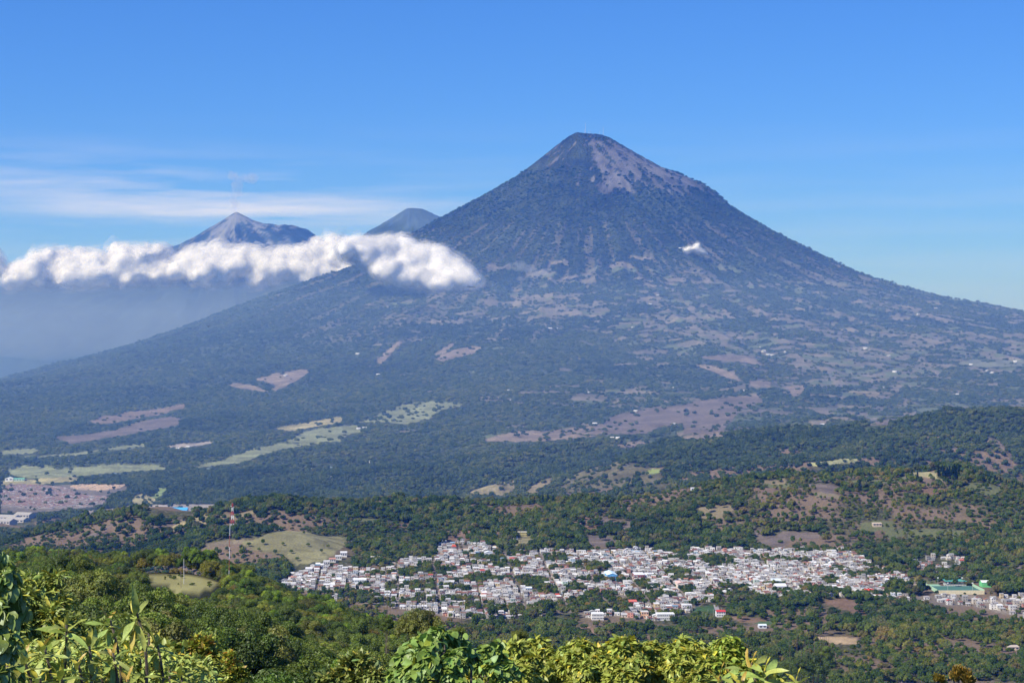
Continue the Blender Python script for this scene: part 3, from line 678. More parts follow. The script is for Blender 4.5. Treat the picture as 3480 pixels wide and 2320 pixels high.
def uv(x, y, z): return x / y * FPX + CX, HY - z / y * FPX
CLEAR = [(3160, 3365, 1975, 2055, 2000, 3000), (495, 655, 1650, 1752, 2900, 4600), (-300, 130, 1650, 1790, 2900, 5300), (2430, 2470, 2040, 2100, 1900, 2600), (760, 805, 1915, 1945, 1900, 3000), (2575, 2610, 2110, 2140, 1700, 2600), (1750, 1800, 1800, 1835, 2600, 3400), (3330, 3370, 1970, 1995, 2000, 3000), (1480, 1690, 1835, 1890, 2600, 3300), (980, 1200, 1850, 1960, 2300, 3000), (3000, 3480, 2296, 2330, 1500, 2000), (3400, 3480, 2195, 2215, 1500, 2200), (2950, 3000, 1770, 1795, 2800, 3600)]
def scatter(y0, y1, sp, seed, cond=None, umin=-330, umax=3810, margin=14):
    rs = np.random.RandomState(seed); xs0 = (umin - CX) / FPX * y1; xs1 = (umax - CX) / FPX * y1
    gx, gy = np.meshgrid(np.arange(xs0, xs1, sp), np.arange(y0, y1, sp))
    x = gx.ravel() + rs.uniform(-.5, .5, gx.size) * sp; y = gy.ravel() + rs.uniform(-.5, .5, gx.size) * sp
    u = x / y * FPX + CX; k = (u > umin) & (u < umax) & (y > y0) & (y < y1); x = x[k]; y = y[k]
    z = H(x, y); k = visible(x, y, z, margin); x, y, z = x[k], y[k], z[k]
    A, T = landcover(x, y, z)
    u, v = uv(x, y, z); hp = 8.5 / y * FPX                   # crowns do not stand in front of the open fields and roofs
    for poly, col, tr, f0, f1 in FIELDS:
        if f0 > 4000:
            if y1 > 4500 and tr < .2: T = np.where(inpoly(u, v - hp * 1.1, poly) & (y > f0), tr, T)
        elif tr < .2:
            for fr in (.55, .95): T = np.where(inpoly(u, v - hp * fr, poly) & (y > f0 - 350) & (y < f1), tr, T)
    for u0, u1, v0, v1, ya, yb in CLEAR: T = np.where((u > u0) & (u < u1) & (v - hp > v0) & (v - hp < v1) & (y > ya) & (y < yb), 0, T)
    T = np.where(inpoly(u, v - hp * 1.3, TOWN) & (y < 2450) & (y > 1800), T * .3, T)
    k = rs.uniform(0, 1, len(x)) < T
    if cond is not None: k &= cond(x, y, z)
    return x[k], y[k], z[k], rs
# streets and lots of the town, used below to keep the trees off them
TH = math.radians(3.6)
def in_town(x, y, z):
    u, v = uv(x, y, z); return (inpoly(u, v, TOWN) | inpoly(u, v, TOWN2) | inpoly(u, v, TOWN3)) & (y > 2150) & (y < 3200)

# valley, ridge
x, y, z, q = scatter(1650, 4150, 8.2, 21, lambda x, y, z: ~in_town(x, y, z))
s = q.uniform(.55, 1.25, len(x)) * (1 + .35 * fbm(x / 150, y / 150, 2, 401)); s3 = np.stack([s, s, s * q.uniform(.8, 1.25, len(x))], 1)
gn_forest('valley_forest', np.stack([x, y, z - .8], 1), s3, q.uniform(0, 6.28, len(x)), tonepick(x, y, q, 7, 220, 45), C_mid, 'dense dark green woods on the valley floor and the ridge behind the town')
n1_ = len(x)
x, y, z, q = scatter(4150, 6600, 12.5, 22)
s = q.uniform(.8, 1.8, len(x)); s3 = np.stack([s, s, s * q.uniform(.7, 1.1, len(x))], 1)
gn_forest('foothill_forest', np.stack([x, y, z - .8], 1), s3, q.uniform(0, 6.28, len(x)), tonepick(x, y, q, 6, 420, 90), C_far, 'hazy blue green woods on the foothills beyond the ridge')
x, y, z, q = scatter(6600, 16050, 21, 23, lambda x, y, z: z < 1500)
k = q.uniform(0, 1, len(x)) < np.where(y > 11000, .62, .9); x, y, z = x[k], y[k], z[k]
s = q.uniform(1.0, 2.6, len(x)) * np.where(y > 11000, 1.15, 1.0); s3 = np.stack([s, s, s * q.uniform(.5, .9, len(x))], 1)
gn_forest('volcano_forest', np.stack([x, y, z - 1.5], 1), s3, q.uniform(0, 6.28, len(x)), tonepick(x, y, q, 6, 700, 130), C_far, 'blue hazed forest covering the flanks of the great volcano')
print('trees', n1_, len(x))

# near hillside: the largest ones are trees of their own, the rest one forest
def near_ok(x, y, z):
    u, v = uv(x, y, z); vt_ = HY - (z + 9.5) / y * FPX
    low = np.interp(u, [430, 480, 520, 560, 620, 720, 770, 810], [1900, 1962, 1988, 2012, 2030, 2034, 2004, 1900])
    return (u < 1800 + (900 - y) * .6) & (v < 3400) & ~((y < 930) & (vt_ < low))
x, y, z, q = scatter(118, 1300, 7.6, 31, near_ok, umin=-300, umax=2600, margin=12)
s = q.uniform(.62, 1.12, len(x)); s = np.where(y < 150, s * .7, s)
tone = fbm(x / 35, y / 35, 2, 411) + q.normal(0, .25, len(x))
u, v = uv(x, y, z); pxs = s * 10 / y * FPX; vt = HY - (z + 9 * s) / y * FPX
infr = (u + pxs / 2 > 0) & (u - pxs / 2 < 3480) & (vt < 2330)
# hidden behind nearer crowns?
prof = np.full(400, 1e9); order = np.argsort(y); vis = np.zeros(len(x), bool)
for i in order:
    a = int((u[i] - pxs[i] * .35 + 400) / 11); b = int((u[i] + pxs[i] * .35 + 400) / 11) + 1; a = max(a, 0); b = min(b, 399)
    if b <= a: continue
    seg = prof[a:b]; vis[i] = (vt[i] < seg.mean() - 6); np.minimum(seg, vt[i] + pxs[i] * .12, out=seg)
cand = np.nonzero(infr & vis)[0]; cand = cand[np.argsort(-pxs[cand])][:270]
ind = np.zeros(len(x), bool); ind[cand] = True
print('near trees', len(x), 'visible', int((infr & vis).sum()))
TONES = [('dark green', (.48, .56, .6)), ('deep green', (.78, .88, .75)), ('olive green', (1.15, 1.0, .75)), ('bright yellow green', (1.5, 1.65, .8)), ('rusty tipped', (1.5, .95, .75))]
SH = ['broad', 'wide spreading', 'rounded', 'tall', 'low spreading', 'compact']
def place_tree(x, y, z, s, k, ti, label, rz, group, name='broadleaf_tree', zs=1.0):
    t = empty(name, (x, y, z), rz, label, 'tree', group); t.scale = (s, s, s * zs)
    for nm, me in zip(('crown', 'trunk'), NEAR[k]):
        o = obj(nm, me, t); o.color = (*TONES[ti][1], 1) if nm == 'crown' else (1, 1, 1, 1)
    return t
def zone(u, v, y):
    if y < 160: return ('near foreground, ' + ('left', 'centre left', 'centre')[min(2, int(max(u, 0) / 600))])
    a = 'far left' if u < 330 else 'left of the knoll' if u < 500 else 'below the golden knoll' if u < 760 else 'before the pasture hill' if u < 1150 else 'left of the round tree' if u < 1450 else 'right of the round tree'
    b = 'hillside skyline' if v < 2020 else 'upper hillside' if v < 2080 else 'middle of the hillside' if v < 2160 else 'lower hillside' if v < 2250 else 'bottom edge'
    return b + ', ' + a
for i in cand:
    k = int(q.randint(0, 6)); ti = int(np.clip((tone[i] + .75) * 2.9, 0, 4))
    place_tree(x[i], y[i], z[i], s[i], k, ti, '%s %s tree, %s' % (TONES[ti][0], SH[k], zone(u[i], vt[i], y[i])), q.uniform(0, 6.28), 'broadleaf trees on the near hillside')
r_ = ~ind
gn_forest('hillside_forest', np.stack([x[r_], y[r_], z[r_]], 1), np.stack([s[r_]] * 3, 1), q.uniform(0, 6.28, int(r_.sum())), q.randint(0, 6, int(r_.sum())), C_near, 'green woods filling the near hillside between its larger trees')
def spot_tree(u, v, Y, w, k, ti, label, zs=1.0):
    """a tree whose crown top shows at (u, v)"""
    s = w / FPX * Y / 10.0; X = (u - CX) / FPX * Y; top = -(v - HY) / FPX * Y; g = float(H(np.array([X]), np.array([Y]))[0])
    hh = (10, 10, 11.6, 12.6, 9.2, 8.8)[k]; zs = max((top - g) / (hh * s), .6)
    if zs > 1.6:                                            # taller than wide: a long trunk lifts the crown
        t = place_tree(X, Y, g, s, k, ti, label, 0, None, zs=1.0); lift = top - g - hh * s
        t.children[0].location.z = lift / s; t.children[1].scale.z = (lift / s + 6) / 6
    else: place_tree(X, Y, g, s, k, ti, label, 0, None, zs=zs)
spot_tree(1430, 2085, 235, 150, 1, 2, 'large olive round topped tree standing above the big-leaved tree, lower middle')
spot_tree(200, 1900, 420, 115, 1, 0, 'dark rounded tree breaking the near skyline, left of its twin')
spot_tree(262, 1893, 430, 120, 0, 0, 'dark spreading tree with branches open to the blue behind, right of its twin')
spot_tree(1765, 2140, 240, 60, 2, 2, 'small olive tree alone above the yellow shrubs, lower middle')
spot_tree(1315, 2100, 300, 60, 3, 2, 'slim olive tree left of the round topped tree')
spot_tree(1560, 2130, 260, 50, 2, 0, 'small dark tree just right of the round topped tree')
spot_tree(2800, 2195, 1500, 80, 3, 0, 'tall dark tree above the dry field, lower right')
spot_tree(2760, 2230, 1480, 110, 1, 0, 'broad dark tree below the tall dark tree, lower right')
spot_tree(2700, 2240, 1450, 90, 4, 1, 'wide dark tree at the left of the dark group, lower right')
spot_tree(845, 1945, 900, 40, 3, 0, 'narrow dark tree beside the striped mast on the hillside')
spot_tree(880, 1960, 880, 55, 0, 2, 'bushy olive tree to the right of the striped mast')
# pines on the ridge crest, upper right
def pine(u, Y, h, k, label, group='dark pines along the ridge crest'):
    X = (u - CX) / FPX * Y; g = float(H(np.array([X]), np.array([Y]))[0])
    t = empty('pine_tree', (X, Y, g), R.uniform(0, 6.28), label, 'tree', group); t.scale = (h / 17 * 1.25, h / 17 * 1.25, h / 17)
    for nm, me in zip(('needles', 'trunk'), PINES[k]): obj(nm, me, t)
for i in range(26):
    pine(3190 + i * 2.9 + R.uniform(-4, 4), 3370 + R.uniform(-25, 25), R.uniform(15, 22), i % 3, 'dark pine in the tight clump on the ridge crest at upper right')
for i in range(30):
    pine(3285 + i * 6.6 + R.uniform(-3, 3), 3400 + R.uniform(-15, 15), R.uniform(8, 13), i % 3, 'small dark pine in the line running down the ridge crest, far right')
for u_, Y_, h_, lb in ((2922, 3260, 26, 'tall lone pine below the ridge crest, right of the brown field'), (3100, 3390, 16, 'dark pine at the left end of the crest pasture'), (3118, 3330, 18, 'dark pine standing in the crest pasture'),
                       (2440, 3380, 14, 'pine tip rising from the crest above the road bend'), (1845, 3400, 20, 'dark round pine breaking the ridge skyline, left of centre'), (1862, 3405, 21, 'darkest pine of the skyline group, centre of the ridge'), (1880, 3400, 18, 'dark pine at the right of the skyline group'),
                       (1362, 3400, 14, 'dark pine on the ridge skyline above the pasture'), (1378, 3402, 15, 'second dark pine on the ridge skyline above the pasture'), (1395, 3400, 13, 'third dark pine on the ridge skyline above the pasture'), (445, 3330, 22, 'round dark tree tip left of the blue roof')):
    pine(u_, Y_, h_, len(lb) % 3, lb, None)
# lone shrubs on the pasture hill
for i, (u_, v_) in enumerate(((962, 1853), (1047, 1856), (1092, 1878), (1033, 1817), (846, 1856), (1115, 1860), (990, 1880), (880, 1872), (935, 1885), (905, 1900), (958, 1895), (1010, 1905))):
    p = ground_at(u_, v_, 2600, 3300)
    if p: 
        t = place_tree(p[0], p[1], p[2], R.uniform(.45, .75), i % 6, 0, 'small dark shrub tree standing alone on the bare pasture hill', i, 'lone shrubs on the pasture hill')
# dark bushes on the golden knoll
for i in range(16):
    p = ground_at(R.uniform(560, 625), R.uniform(1955, 1972), 600, 1200) if i < 9 else ground_at(R.uniform(590, 720), R.uniform(1975, 1998), 600, 1200)
    if p: place_tree(p[0], p[1], p[2] - .3, R.uniform(.1, .24), i % 6, 0, 'low dark bush on the golden knoll', i, 'bushes on the golden knoll', 'bush', .7)
# ---------------------------------------------------------------- foreground plants
def leaf_geo(kind='long', droop=.35, fold=.25, seg=5):
    """unit leaf along +Y, upper side +Z"""
    V = []; F = []
    for i in range(seg + 1):
        t = i / seg
        if kind == 'long': w = .118 * math.sin(math.pi * min(1, t * .93 + .05))**.8 * (1 if t < 1 else .05)
        elif kind == 'heart': w = .37 * (math.sin(math.pi * t**.62)**.75 if 0 < t < 1 else .06 if t else .12)
        else: w = .24 * math.sin(math.pi * t**.85)**.85 if 0 < t < 1 else .015
        y = t - droop * .25 * t * t; z = -droop * t * t * .8 + (0 if kind != 'heart' else -.0)
        wav = .03 * math.sin(t * 9)
        V += [(-w, y, z + w * fold + wav), (0, y, z), (w, y, z + w * fold - wav)]
        if i: a = 3 * i; F += [(a-3, a-2, a+1, a), (a-2, a-1, a+2, a+1)]
    return np.array(V, float), np.array(F)
def leafmat(name, col, trans=.20, gloss=.045):
    t = MT(name); at = t.n('ShaderNodeAttribute', attribute_name='tint'); oi = t.n('ShaderNodeObjectInfo')
    mm = t.n('ShaderNodeVectorMath', {0: at.outputs['Color'], 1: oi.outputs['Color']}, operation='MULTIPLY'); g = t.n('ShaderNodeTexCoord')
    nz = t.n('ShaderNodeTexNoise', {'Vector': g.outputs['Object'], 'Scale': 14.0, 'Detail': 3.0}); cc = t.n('ShaderNodeVectorMath', {0: mm.outputs[0], 1: col}, operation='MULTIPLY')
    c = t.mulc(cc.outputs[0], t.mr(nz.outputs[0], .3, .7, .78, 1.22))
    d = t.n('ShaderNodeBsdfDiffuse', {'Color': c}); tr = t.n('ShaderNodeBsdfTranslucent', {'Color': c}); m1 = t.n('ShaderNodeMixShader', {0: trans, 1: d.outputs[0], 2: tr.outputs[0]})
    gl = t.n('ShaderNodeBsdfGlossy', {'Color': (.9, .95, .85, 1), 'Roughness': .5}); return t.surf(t.n('ShaderNodeMixShader', {0: gloss, 1: m1.outputs[0], 2: gl.outputs[0]}).outputs[0])
M_leafA = leafmat('large shrub leaf', (.36, .42, .085)); M_leafB = leafmat('heart leaf', (.21, .31, .055)); M_leafC = leafmat('yellow shrub leaf', (.36, .40, .065))
M_leafD = leafmat('small bush leaf', (.28, .33, .06)); M_leafE = leafmat('ivy leaf', (.20, .28, .05), .25, .07); M_flow = leafmat('flower panicle', (.6, .5, .14), .3, .0)
def frames(D, rs, roll=.5, up=(0, 0, 1)):
    """rotation matrices whose Y runs along D and whose Z is as upward as possible"""
    D = D / (np.linalg.norm(D, axis=1, keepdims=True) + 1e-9); U = np.array(up) + rs.normal(size=D.shape) * roll * .6
    X = np.cross(D, U); X /= np.linalg.norm(X, axis=1, keepdims=True) + 1e-9; Z = np.cross(X, D); return np.stack([X, D, Z], 2)
def leaves_mesh(name, geo_, P, D, size, rs, mat, tint, roll=.5):
    V0, F0 = geo_; n = len(P); M = frames(D, rs, roll); V = np.einsum('nij,vj->nvi', M, V0) * np.asarray(size)[:, None, None] + P[:, None, :]
    Fq = (F0[None] + (np.arange(n) * len(V0))[:, None, None]).reshape(-1, 4); me = np_mesh(name, V.reshape(-1, 3), Fq, [mat], smooth=True)
    colattr(me, 'tint', np.repeat(tint, len(V0), axis=0)); return me
def leaf_objects(parent, meshes, P, D, size, rs, cols, roll=.5):
    M = frames(D, rs, roll)
    for i in range(len(P)):
        o = bpy.data.objects.new('leaf', meshes[i % len(meshes)]); m = Matrix([list(M[i][0]) + [P[i][0]], list(M[i][1]) + [P[i][1]], list(M[i][2]) + [P[i][2]], [0, 0, 0, 1]]) @ Matrix.Scale(size[i], 4)
        o.parent = parent; o.matrix_local = m; o.color = (*cols[i], 1); COL.objects.link(o)
def single(geo_, mat):
    me = np_mesh('leaf', geo_[0], geo_[1], [mat], smooth=True); colattr(me, 'tint', np.ones((len(geo_[0]), 3))); return me
LONG = [leaf_geo('long', d, .3, 6) for d in (.15, .4, .75)]; HEART = [leaf_geo('heart', d, .18, 5) for d in (.2, .5)]; MEDG = [leaf_geo('med', d, .3, 3) for d in (.2, .6)]
LONGM = [single(g, M_leafA) for g in LONG]; HEARTM = [single(g, M_leafB) for g in HEART]; IVYM = [single(g, M_leafE) for g in HEART]
rf = np.random.RandomState(91)
def ground_z(x, y): return float(H(np.array([x]), np.array([y]))[0])
def jitter_tint(n, rs, amt=.22, yel=.0):
    b = rs.uniform(1 - amt, 1 + amt, n); w = rs.normal(0, .08, n); T = np.stack([b * (1 + w), b, b * (1 - w)], 1)
    k = rs.rand(n) < yel; T[k] = T[k] * np.array([1.9, 1.35, .8]); return T
def stem(m, a, b, r0, r1, sag=0.0, n=5, c=(1,1,1)):
    a = Vector(a); b = Vector(b); p = a
    for k in range(1, n + 1):
        f = k / n; q = a.lerp(b, f) + Vector((math.sin(f * 3) * .05, 0, -sag * math.sin(f * math.pi))); m.rod(p, q, r0 + (r1 - r0) * (k - 1) / n, r0 + (r1 - r0) * f, 5, c); p = q
# --- shrubs with rosettes of long leaves
def rosette(P0, L, rs, n=14, young=True):
    """positions, directions, sizes, colours of one shoot tip"""
    P = []; D = []; Sz = []; C = []
    for k in range(n):
        a = k * 2.4 + rs.uniform(-.3, .3); f = k / (n - 1); el = math.radians(80 - 150 * f**.7) + rs.uniform(-.15, .15)
        D.append((math.cos(a) * math.cos(el), math.sin(a) * math.cos(el), math.sin(el))); P.append((P0[0], P0[1], P0[2] - f * L * .55)); Sz.append(L * (.5 + .55 * math.sin(math.pi * (f * .75 + .2))) * rs.uniform(.85, 1.1))
        if k < 2 and young:
            Sz[-1] *= .75; C.append((1.3, .75, .6) if rs.rand() < .3 else (1.5, 1.15, .7))
        elif k > n - 4 and rs.rand() < .35: C.append((1.5, 1.0, .9))
        else: b = rs.uniform(.75, 1.2); C.append((b * rs.uniform(.85, 1.15), b, b * rs.uniform(.8, 1.3)))
    return P, D, Sz, C
def rosette_shrub(name, base_u, Y0, tips, L, label, fill=0, fillbox=None):
    bx = (base_u - CX) / FPX * Y0; bz = ground_z(bx, Y0); t = empty(name, (bx, Y0, bz), 0, label, 'shrub'); o = Vector((bx, Y0, bz)); st = MB(); P = []; D = []; Z = []; C = []
    for (u_, v_, dy, Lk, nk) in tips:
        p = Vector(px(u_, v_, Y0 + dy)) - o; a, b, c, d = rosette((p.x, p.y, p.z - L * Lk * .15), L * Lk, rf, nk); P += a; D += b; Z += c; C += d
        mid = Vector((p.x * .75 + rf.uniform(-.1, .1), p.y * .8, p.z - .75)); stem(st, (p.x * .3, p.y * .3, 0), mid, .035, .018); stem(st, mid, (p.x, p.y, p.z), .016, .009)
    st_me = bpy.data.meshes.new('stem'); st_me.from_pydata(st.v, [], st.f); st_me.materials.append(M_bark); obj('stem', st_me, t)
    leaf_objects(t, LONGM, np.array(P), np.array(D), np.array(Z), rf, C)
    if fill:
        n = fill; q = fillbox; uu = rf.uniform(q[0], q[2], n); vv = q[1] + (q[3] - q[1]) * rf.uniform(0, 1, n)**.7; yy = Y0 + rf.uniform(.2, 2.2, n); top = np.array([q[4](a) for a in uu]); k = vv > top; uu, vv, yy = uu[k], vv[k], yy[k]; n = len(uu)
        Pf = np.stack([(uu - CX) / FPX * yy - o.x, yy - o.y, -(vv - HY) / FPX * yy - o.z], 1); Df = rf.normal(size=(n, 3)); Df[:, 2] = Df[:, 2] * .8 + .1
        me = leaves_mesh('foliage', LONG[1], Pf, Df, rf.uniform(.55, 1.0, n) * L * .75, rf, M_leafA, jitter_tint(n, rf, .3, .07)); f = obj('foliage', me, t); f['kind'] = 'stuff'
    return t
tp = lambda a: np.interp(a, [-80, 60, 150, 260, 380, 560, 700, 760], [2195, 2180, 2175, 2200, 2180, 2205, 2250, 2300])
rosette_shrub('big_leaved_shrub', 420, 14.5, [(458,2068,0,1.15,17),(369,2097,.3,.95,15),(530,2178,.2,.95,14),(503,2148,.6,.6,8),(381,2216,-.2,1.0,15),(431,2306,-.6,1,14),(574,2273,-.3,1.0,14),(612,2284,-.1,.9,13),(470,2225,.5,.8,11),(330,2262,0,1,14),(520,2290,.4,1,12)], .21,
              'big leaved shrub whose tallest shoot stands clear with orange young leaves, lower left', 2200, (270, 2180, 720, 2390, tp))
rosette_shrub('big_leaved_shrub', 150, 13.2, [(223,2121,0,1.1,16),(146,2193,-.2,1.05,15),(298,2175,.2,1.0,15),(79,2240,-.4,1.1,15),(263,2252,-.3,1.0,15),(202,2288,-.6,1,14),(20,2258,-.2,1.1,14),(130,2296,-.5,1,13),(60,2310,-.6,1,12),(-20,2300,-.3,1,12)], .205,
              'big leaved shrub filling the bottom left corner, shoots in a row of bronze tips', 2300, (-80, 2175, 330, 2390, tp))
rosette_shrub('big_leaved_shrub', 2560, 15.0, [(2552,2250,0,1.15,15),(2596,2276,-.2,1.1,15),(2443,2297,-.3,1,14),(2483,2284,.2,.9,12),(2520,2310,-.4,1,13),(2630,2312,-.2,1,12)], .24, 'pair of long leaved shoots rising right of the yellow shrubs', 120, (2420, 2270, 2640, 2390, lambda a: 2275 + abs(a - 2550) * .2))
rosette_shrub('big_leaved_shrub', 2700, 15.0, [(2705,2304,0,1.1,14),(2680,2335,-.2,1,12)], .23, 'lone long leaved shoot with a red bud at the bottom edge', 0, None)
# --- blob-filled bushes
def blob_bush(name, label, base_u, Y0, blobs, n, geo_, size, mat, ind=None, yel=.05, droop=-.2, out=.8, tintf=None, cat='shrub', cl=1, spread=.5, branches=True, tintamt=.25, flowers=0, sub_n=10):
    bx = (base_u - CX) / FPX * Y0; bz = ground_z(bx, Y0); t = empty(name, (bx, Y0, bz), 0, label, cat); o = np.array([bx, Y0, bz])
    B0 = np.array([(*(np.array(px(u_, v_, Y0 + dy)) - o), r / FPX * Y0) for u_, v_, r, dy in blobs])
    B = []
    for b in B0:                                            # every mass of leaves breaks up into smaller tufts with gaps between
        for q in range(sub_n):
            e = rf.normal(size=3); e /= np.linalg.norm(e); e[1] = -abs(e[1]) if rf.rand() < .75 else e[1]; e[2] = abs(e[2]) if e[2] < -.6 else e[2]
            B.append((*(b[:3] + e * b[3] * rf.uniform(.6, .95)), b[3] * rf.uniform(.2, .42)))
    B = np.array(B); w = B[:, 3]**2; ch = rf.choice(len(B), n, p=w / w.sum())
    d = rf.normal(size=(n, 3)); d /= np.linalg.norm(d, axis=1, keepdims=True); d[:, 1] = np.where(d[:, 1] > .3, -d[:, 1], d[:, 1]); d[:, 2] = np.where(d[:, 2] < -.5, -d[:, 2], d[:, 2])
    C = B[ch, :3] + d * (B[ch, 3] * rf.uniform(.72, 1.05, n))[:, None]
    P = np.repeat(C, cl, axis=0) + (rf.normal(size=(n * cl, 3)) * size * .12 if cl > 1 else 0); d = np.repeat(d, cl, axis=0); N_ = len(P)
    D = d * out + rf.normal(size=(N_, 3)) * spread; D[:, 2] += droop; sz = rf.uniform(.65, 1.2, N_) * size; T = jitter_tint(N_, rf, tintamt, yel)
    if tintf is not None: T = tintf(P, T, o)
    rest_ = np.ones(N_, bool)
    if ind:
        meshes, k = ind; sel = np.argsort(P[:, 1] - P[:, 2] * .3)[:k]; rest_[sel] = False; leaf_objects(t, meshes, P[sel], D[sel], sz[sel], rf, [tuple(c) for c in T[sel]])
    me = leaves_mesh('foliage', geo_, P[rest_], D[rest_], sz[rest_], rf, mat, T[rest_]); f = obj('foliage', me, t); f['kind'] = 'stuff'
    if flowers:
        k = rf.choice(n, flowers); Q = np.repeat(C[k] + np.array([0, 0, size * .35]), 14, axis=0) + rf.normal(size=(flowers * 14, 3)) * size * .28
        V, F = quads_at(Q, rf.normal(size=Q.shape), size * .17, rf); me = np_mesh('flowers', V, F, [M_flow]); colattr(me, 'tint', np.ones((len(V), 3))); f = obj('flowers', me, t); f['kind'] = 'stuff'
    if branches:
        st = MB()
        for b in B0:
            m_ = Vector(b[:3]) * .55; m_.z = b[2] * .6; stem(st, (0, 0, 0), m_, .05, .03); stem(st, m_, b[:3], .03, .012)
            for q in range(5):
                e = rf.normal(size=3); e /= np.linalg.norm(e); stem(st, b[:3], b[:3] + e * b[3] * .9, .012, .004, n=2)
        if 'ivy' in name: st.v, st.f = [(a*.35 if abs(a) < 9 else a, b + .35, c) for a, b, c in st.v], st.f
        me = bpy.data.meshes.new('branch'); me.from_pydata(st.v, [], st.f); me.materials.append(M_bark); obj('branch', me, t)
    return t
blob_bush('leafy_bush', 'dense bush of narrow glinting leaves at the left edge behind the big leaved shrubs', 60, 19, [(30,2010,45,0),(110,2010,50,.5),(175,1995,40,1),(40,2080,70,-.3),(140,2085,70,0),(215,2070,45,.6),(60,2170,90,-.6),(160,2170,80,-.3),(240,2150,50,.4),(20,2250,90,-.8),(150,2260,90,-.6),(-30,2130,70,0),(190,1975,22,1.2),(250,2220,60,0)], 6800, LONG[1], .125, M_leafD, yel=.09, droop=-.25, spread=.75, tintamt=.4)
blob_bush('leafy_bush', 'scrubby yellowish bush between the big leaved shrubs and the red tipped shrub', 480, 21, [(300,2250,70,0),(380,2280,60,0),(450,2250,60,.4),(540,2240,55,.4),(600,2250,60,0),(660,2290,50,0),(500,2310,70,-.5),(350,2200,30,.8),(420,2190,25,1)], 3000, MEDG[0], .12, M_leafD, yel=.12, spread=.8, tintamt=.4)
def redtip(P, T, o):
    z = P[:, 2]; k = (z > np.percentile(z, 62)) & (rf.rand(len(z)) < .22); T[k] = T[k] * np.array([1.2, .70, 1.1]); return T
blob_bush('red_tipped_shrub', 'shrub with pink red young leaves at its tips, the larger of two', 690, 22, [(672,2185,14,0),(700,2200,26,0),(655,2225,34,0),(700,2250,42,0),(640,2290,50,-.2),(710,2300,50,-.2),(620,2200,12,.2),(680,2165,8,0)], 2300, MEDG[0], .085, M_leafC, tintf=redtip, yel=.1, spread=.6, droop=.25)
blob_bush('red_tipped_shrub', 'slim red tipped shrub to the right of the larger one', 788, 23, [(784,2230,10,0),(783,2250,18,0),(790,2280,28,0),(800,2310,36,0),(770,2310,30,0)], 1000, MEDG[0], .085, M_leafC, tintf=redtip, yel=.1, spread=.6, droop=.25)
# leafy tree with hanging heart shaped leaves
blob_bush('large_leaved_tree', 'tree with drooping heart shaped green leaves at bottom centre', 1480, 19, [(1475,2165,36,0),(1430,2175,30,.2),(1520,2175,34,.2),(1390,2200,26,.4),(1565,2195,30,.3),(1400,2250,55,0),(1480,2240,70,-.3),(1555,2250,55,0),(1360,2290,45,.2),(1440,2310,70,-.4),(1530,2310,65,-.3),(1600,2240,30,.5)], 1700, HEART[0], .105, M_leafB, ind=(HEARTM, 300), yel=.035, droop=-1.0, out=.7, spread=.4, cat='tree')
blob_bush('large_leaved_tree', 'smaller heart leaved tree between the large one and the yellow shrubs', 1660, 21, [(1650,2205,22,0),(1690,2200,18,.3),(1630,2250,34,0),(1690,2240,30,.2),(1660,2300,50,-.3),(1720,2290,40,0)], 900, HEART[0], .10, M_leafB, yel=.02, droop=-1.0, out=.7, spread=.4, cat='tree')
blob_bush('flowering_bush', 'pale flowering bush at the bottom edge left of the heart leaved tree', 1220, 26, [(1180,2270,32,0),(1230,2260,30,0),(1280,2285,32,0),(1200,2310,40,0),(1270,2320,40,-.2),(1320,2310,30,0),(1150,2310,30,0),(1110,2322,26,0)], 1300, MEDG[0], .115, leafmat('olive bush leaf', (.24, .28, .06)), yel=.05, flowers=90, spread=.7)
blob_bush('flowering_bush', 'low green bush with pale tips beside the flowering bush', 1370, 24, [(1350,2315,30,0),(1390,2320,34,0)], 420, MEDG[0], .13, M_leafB, flowers=20)
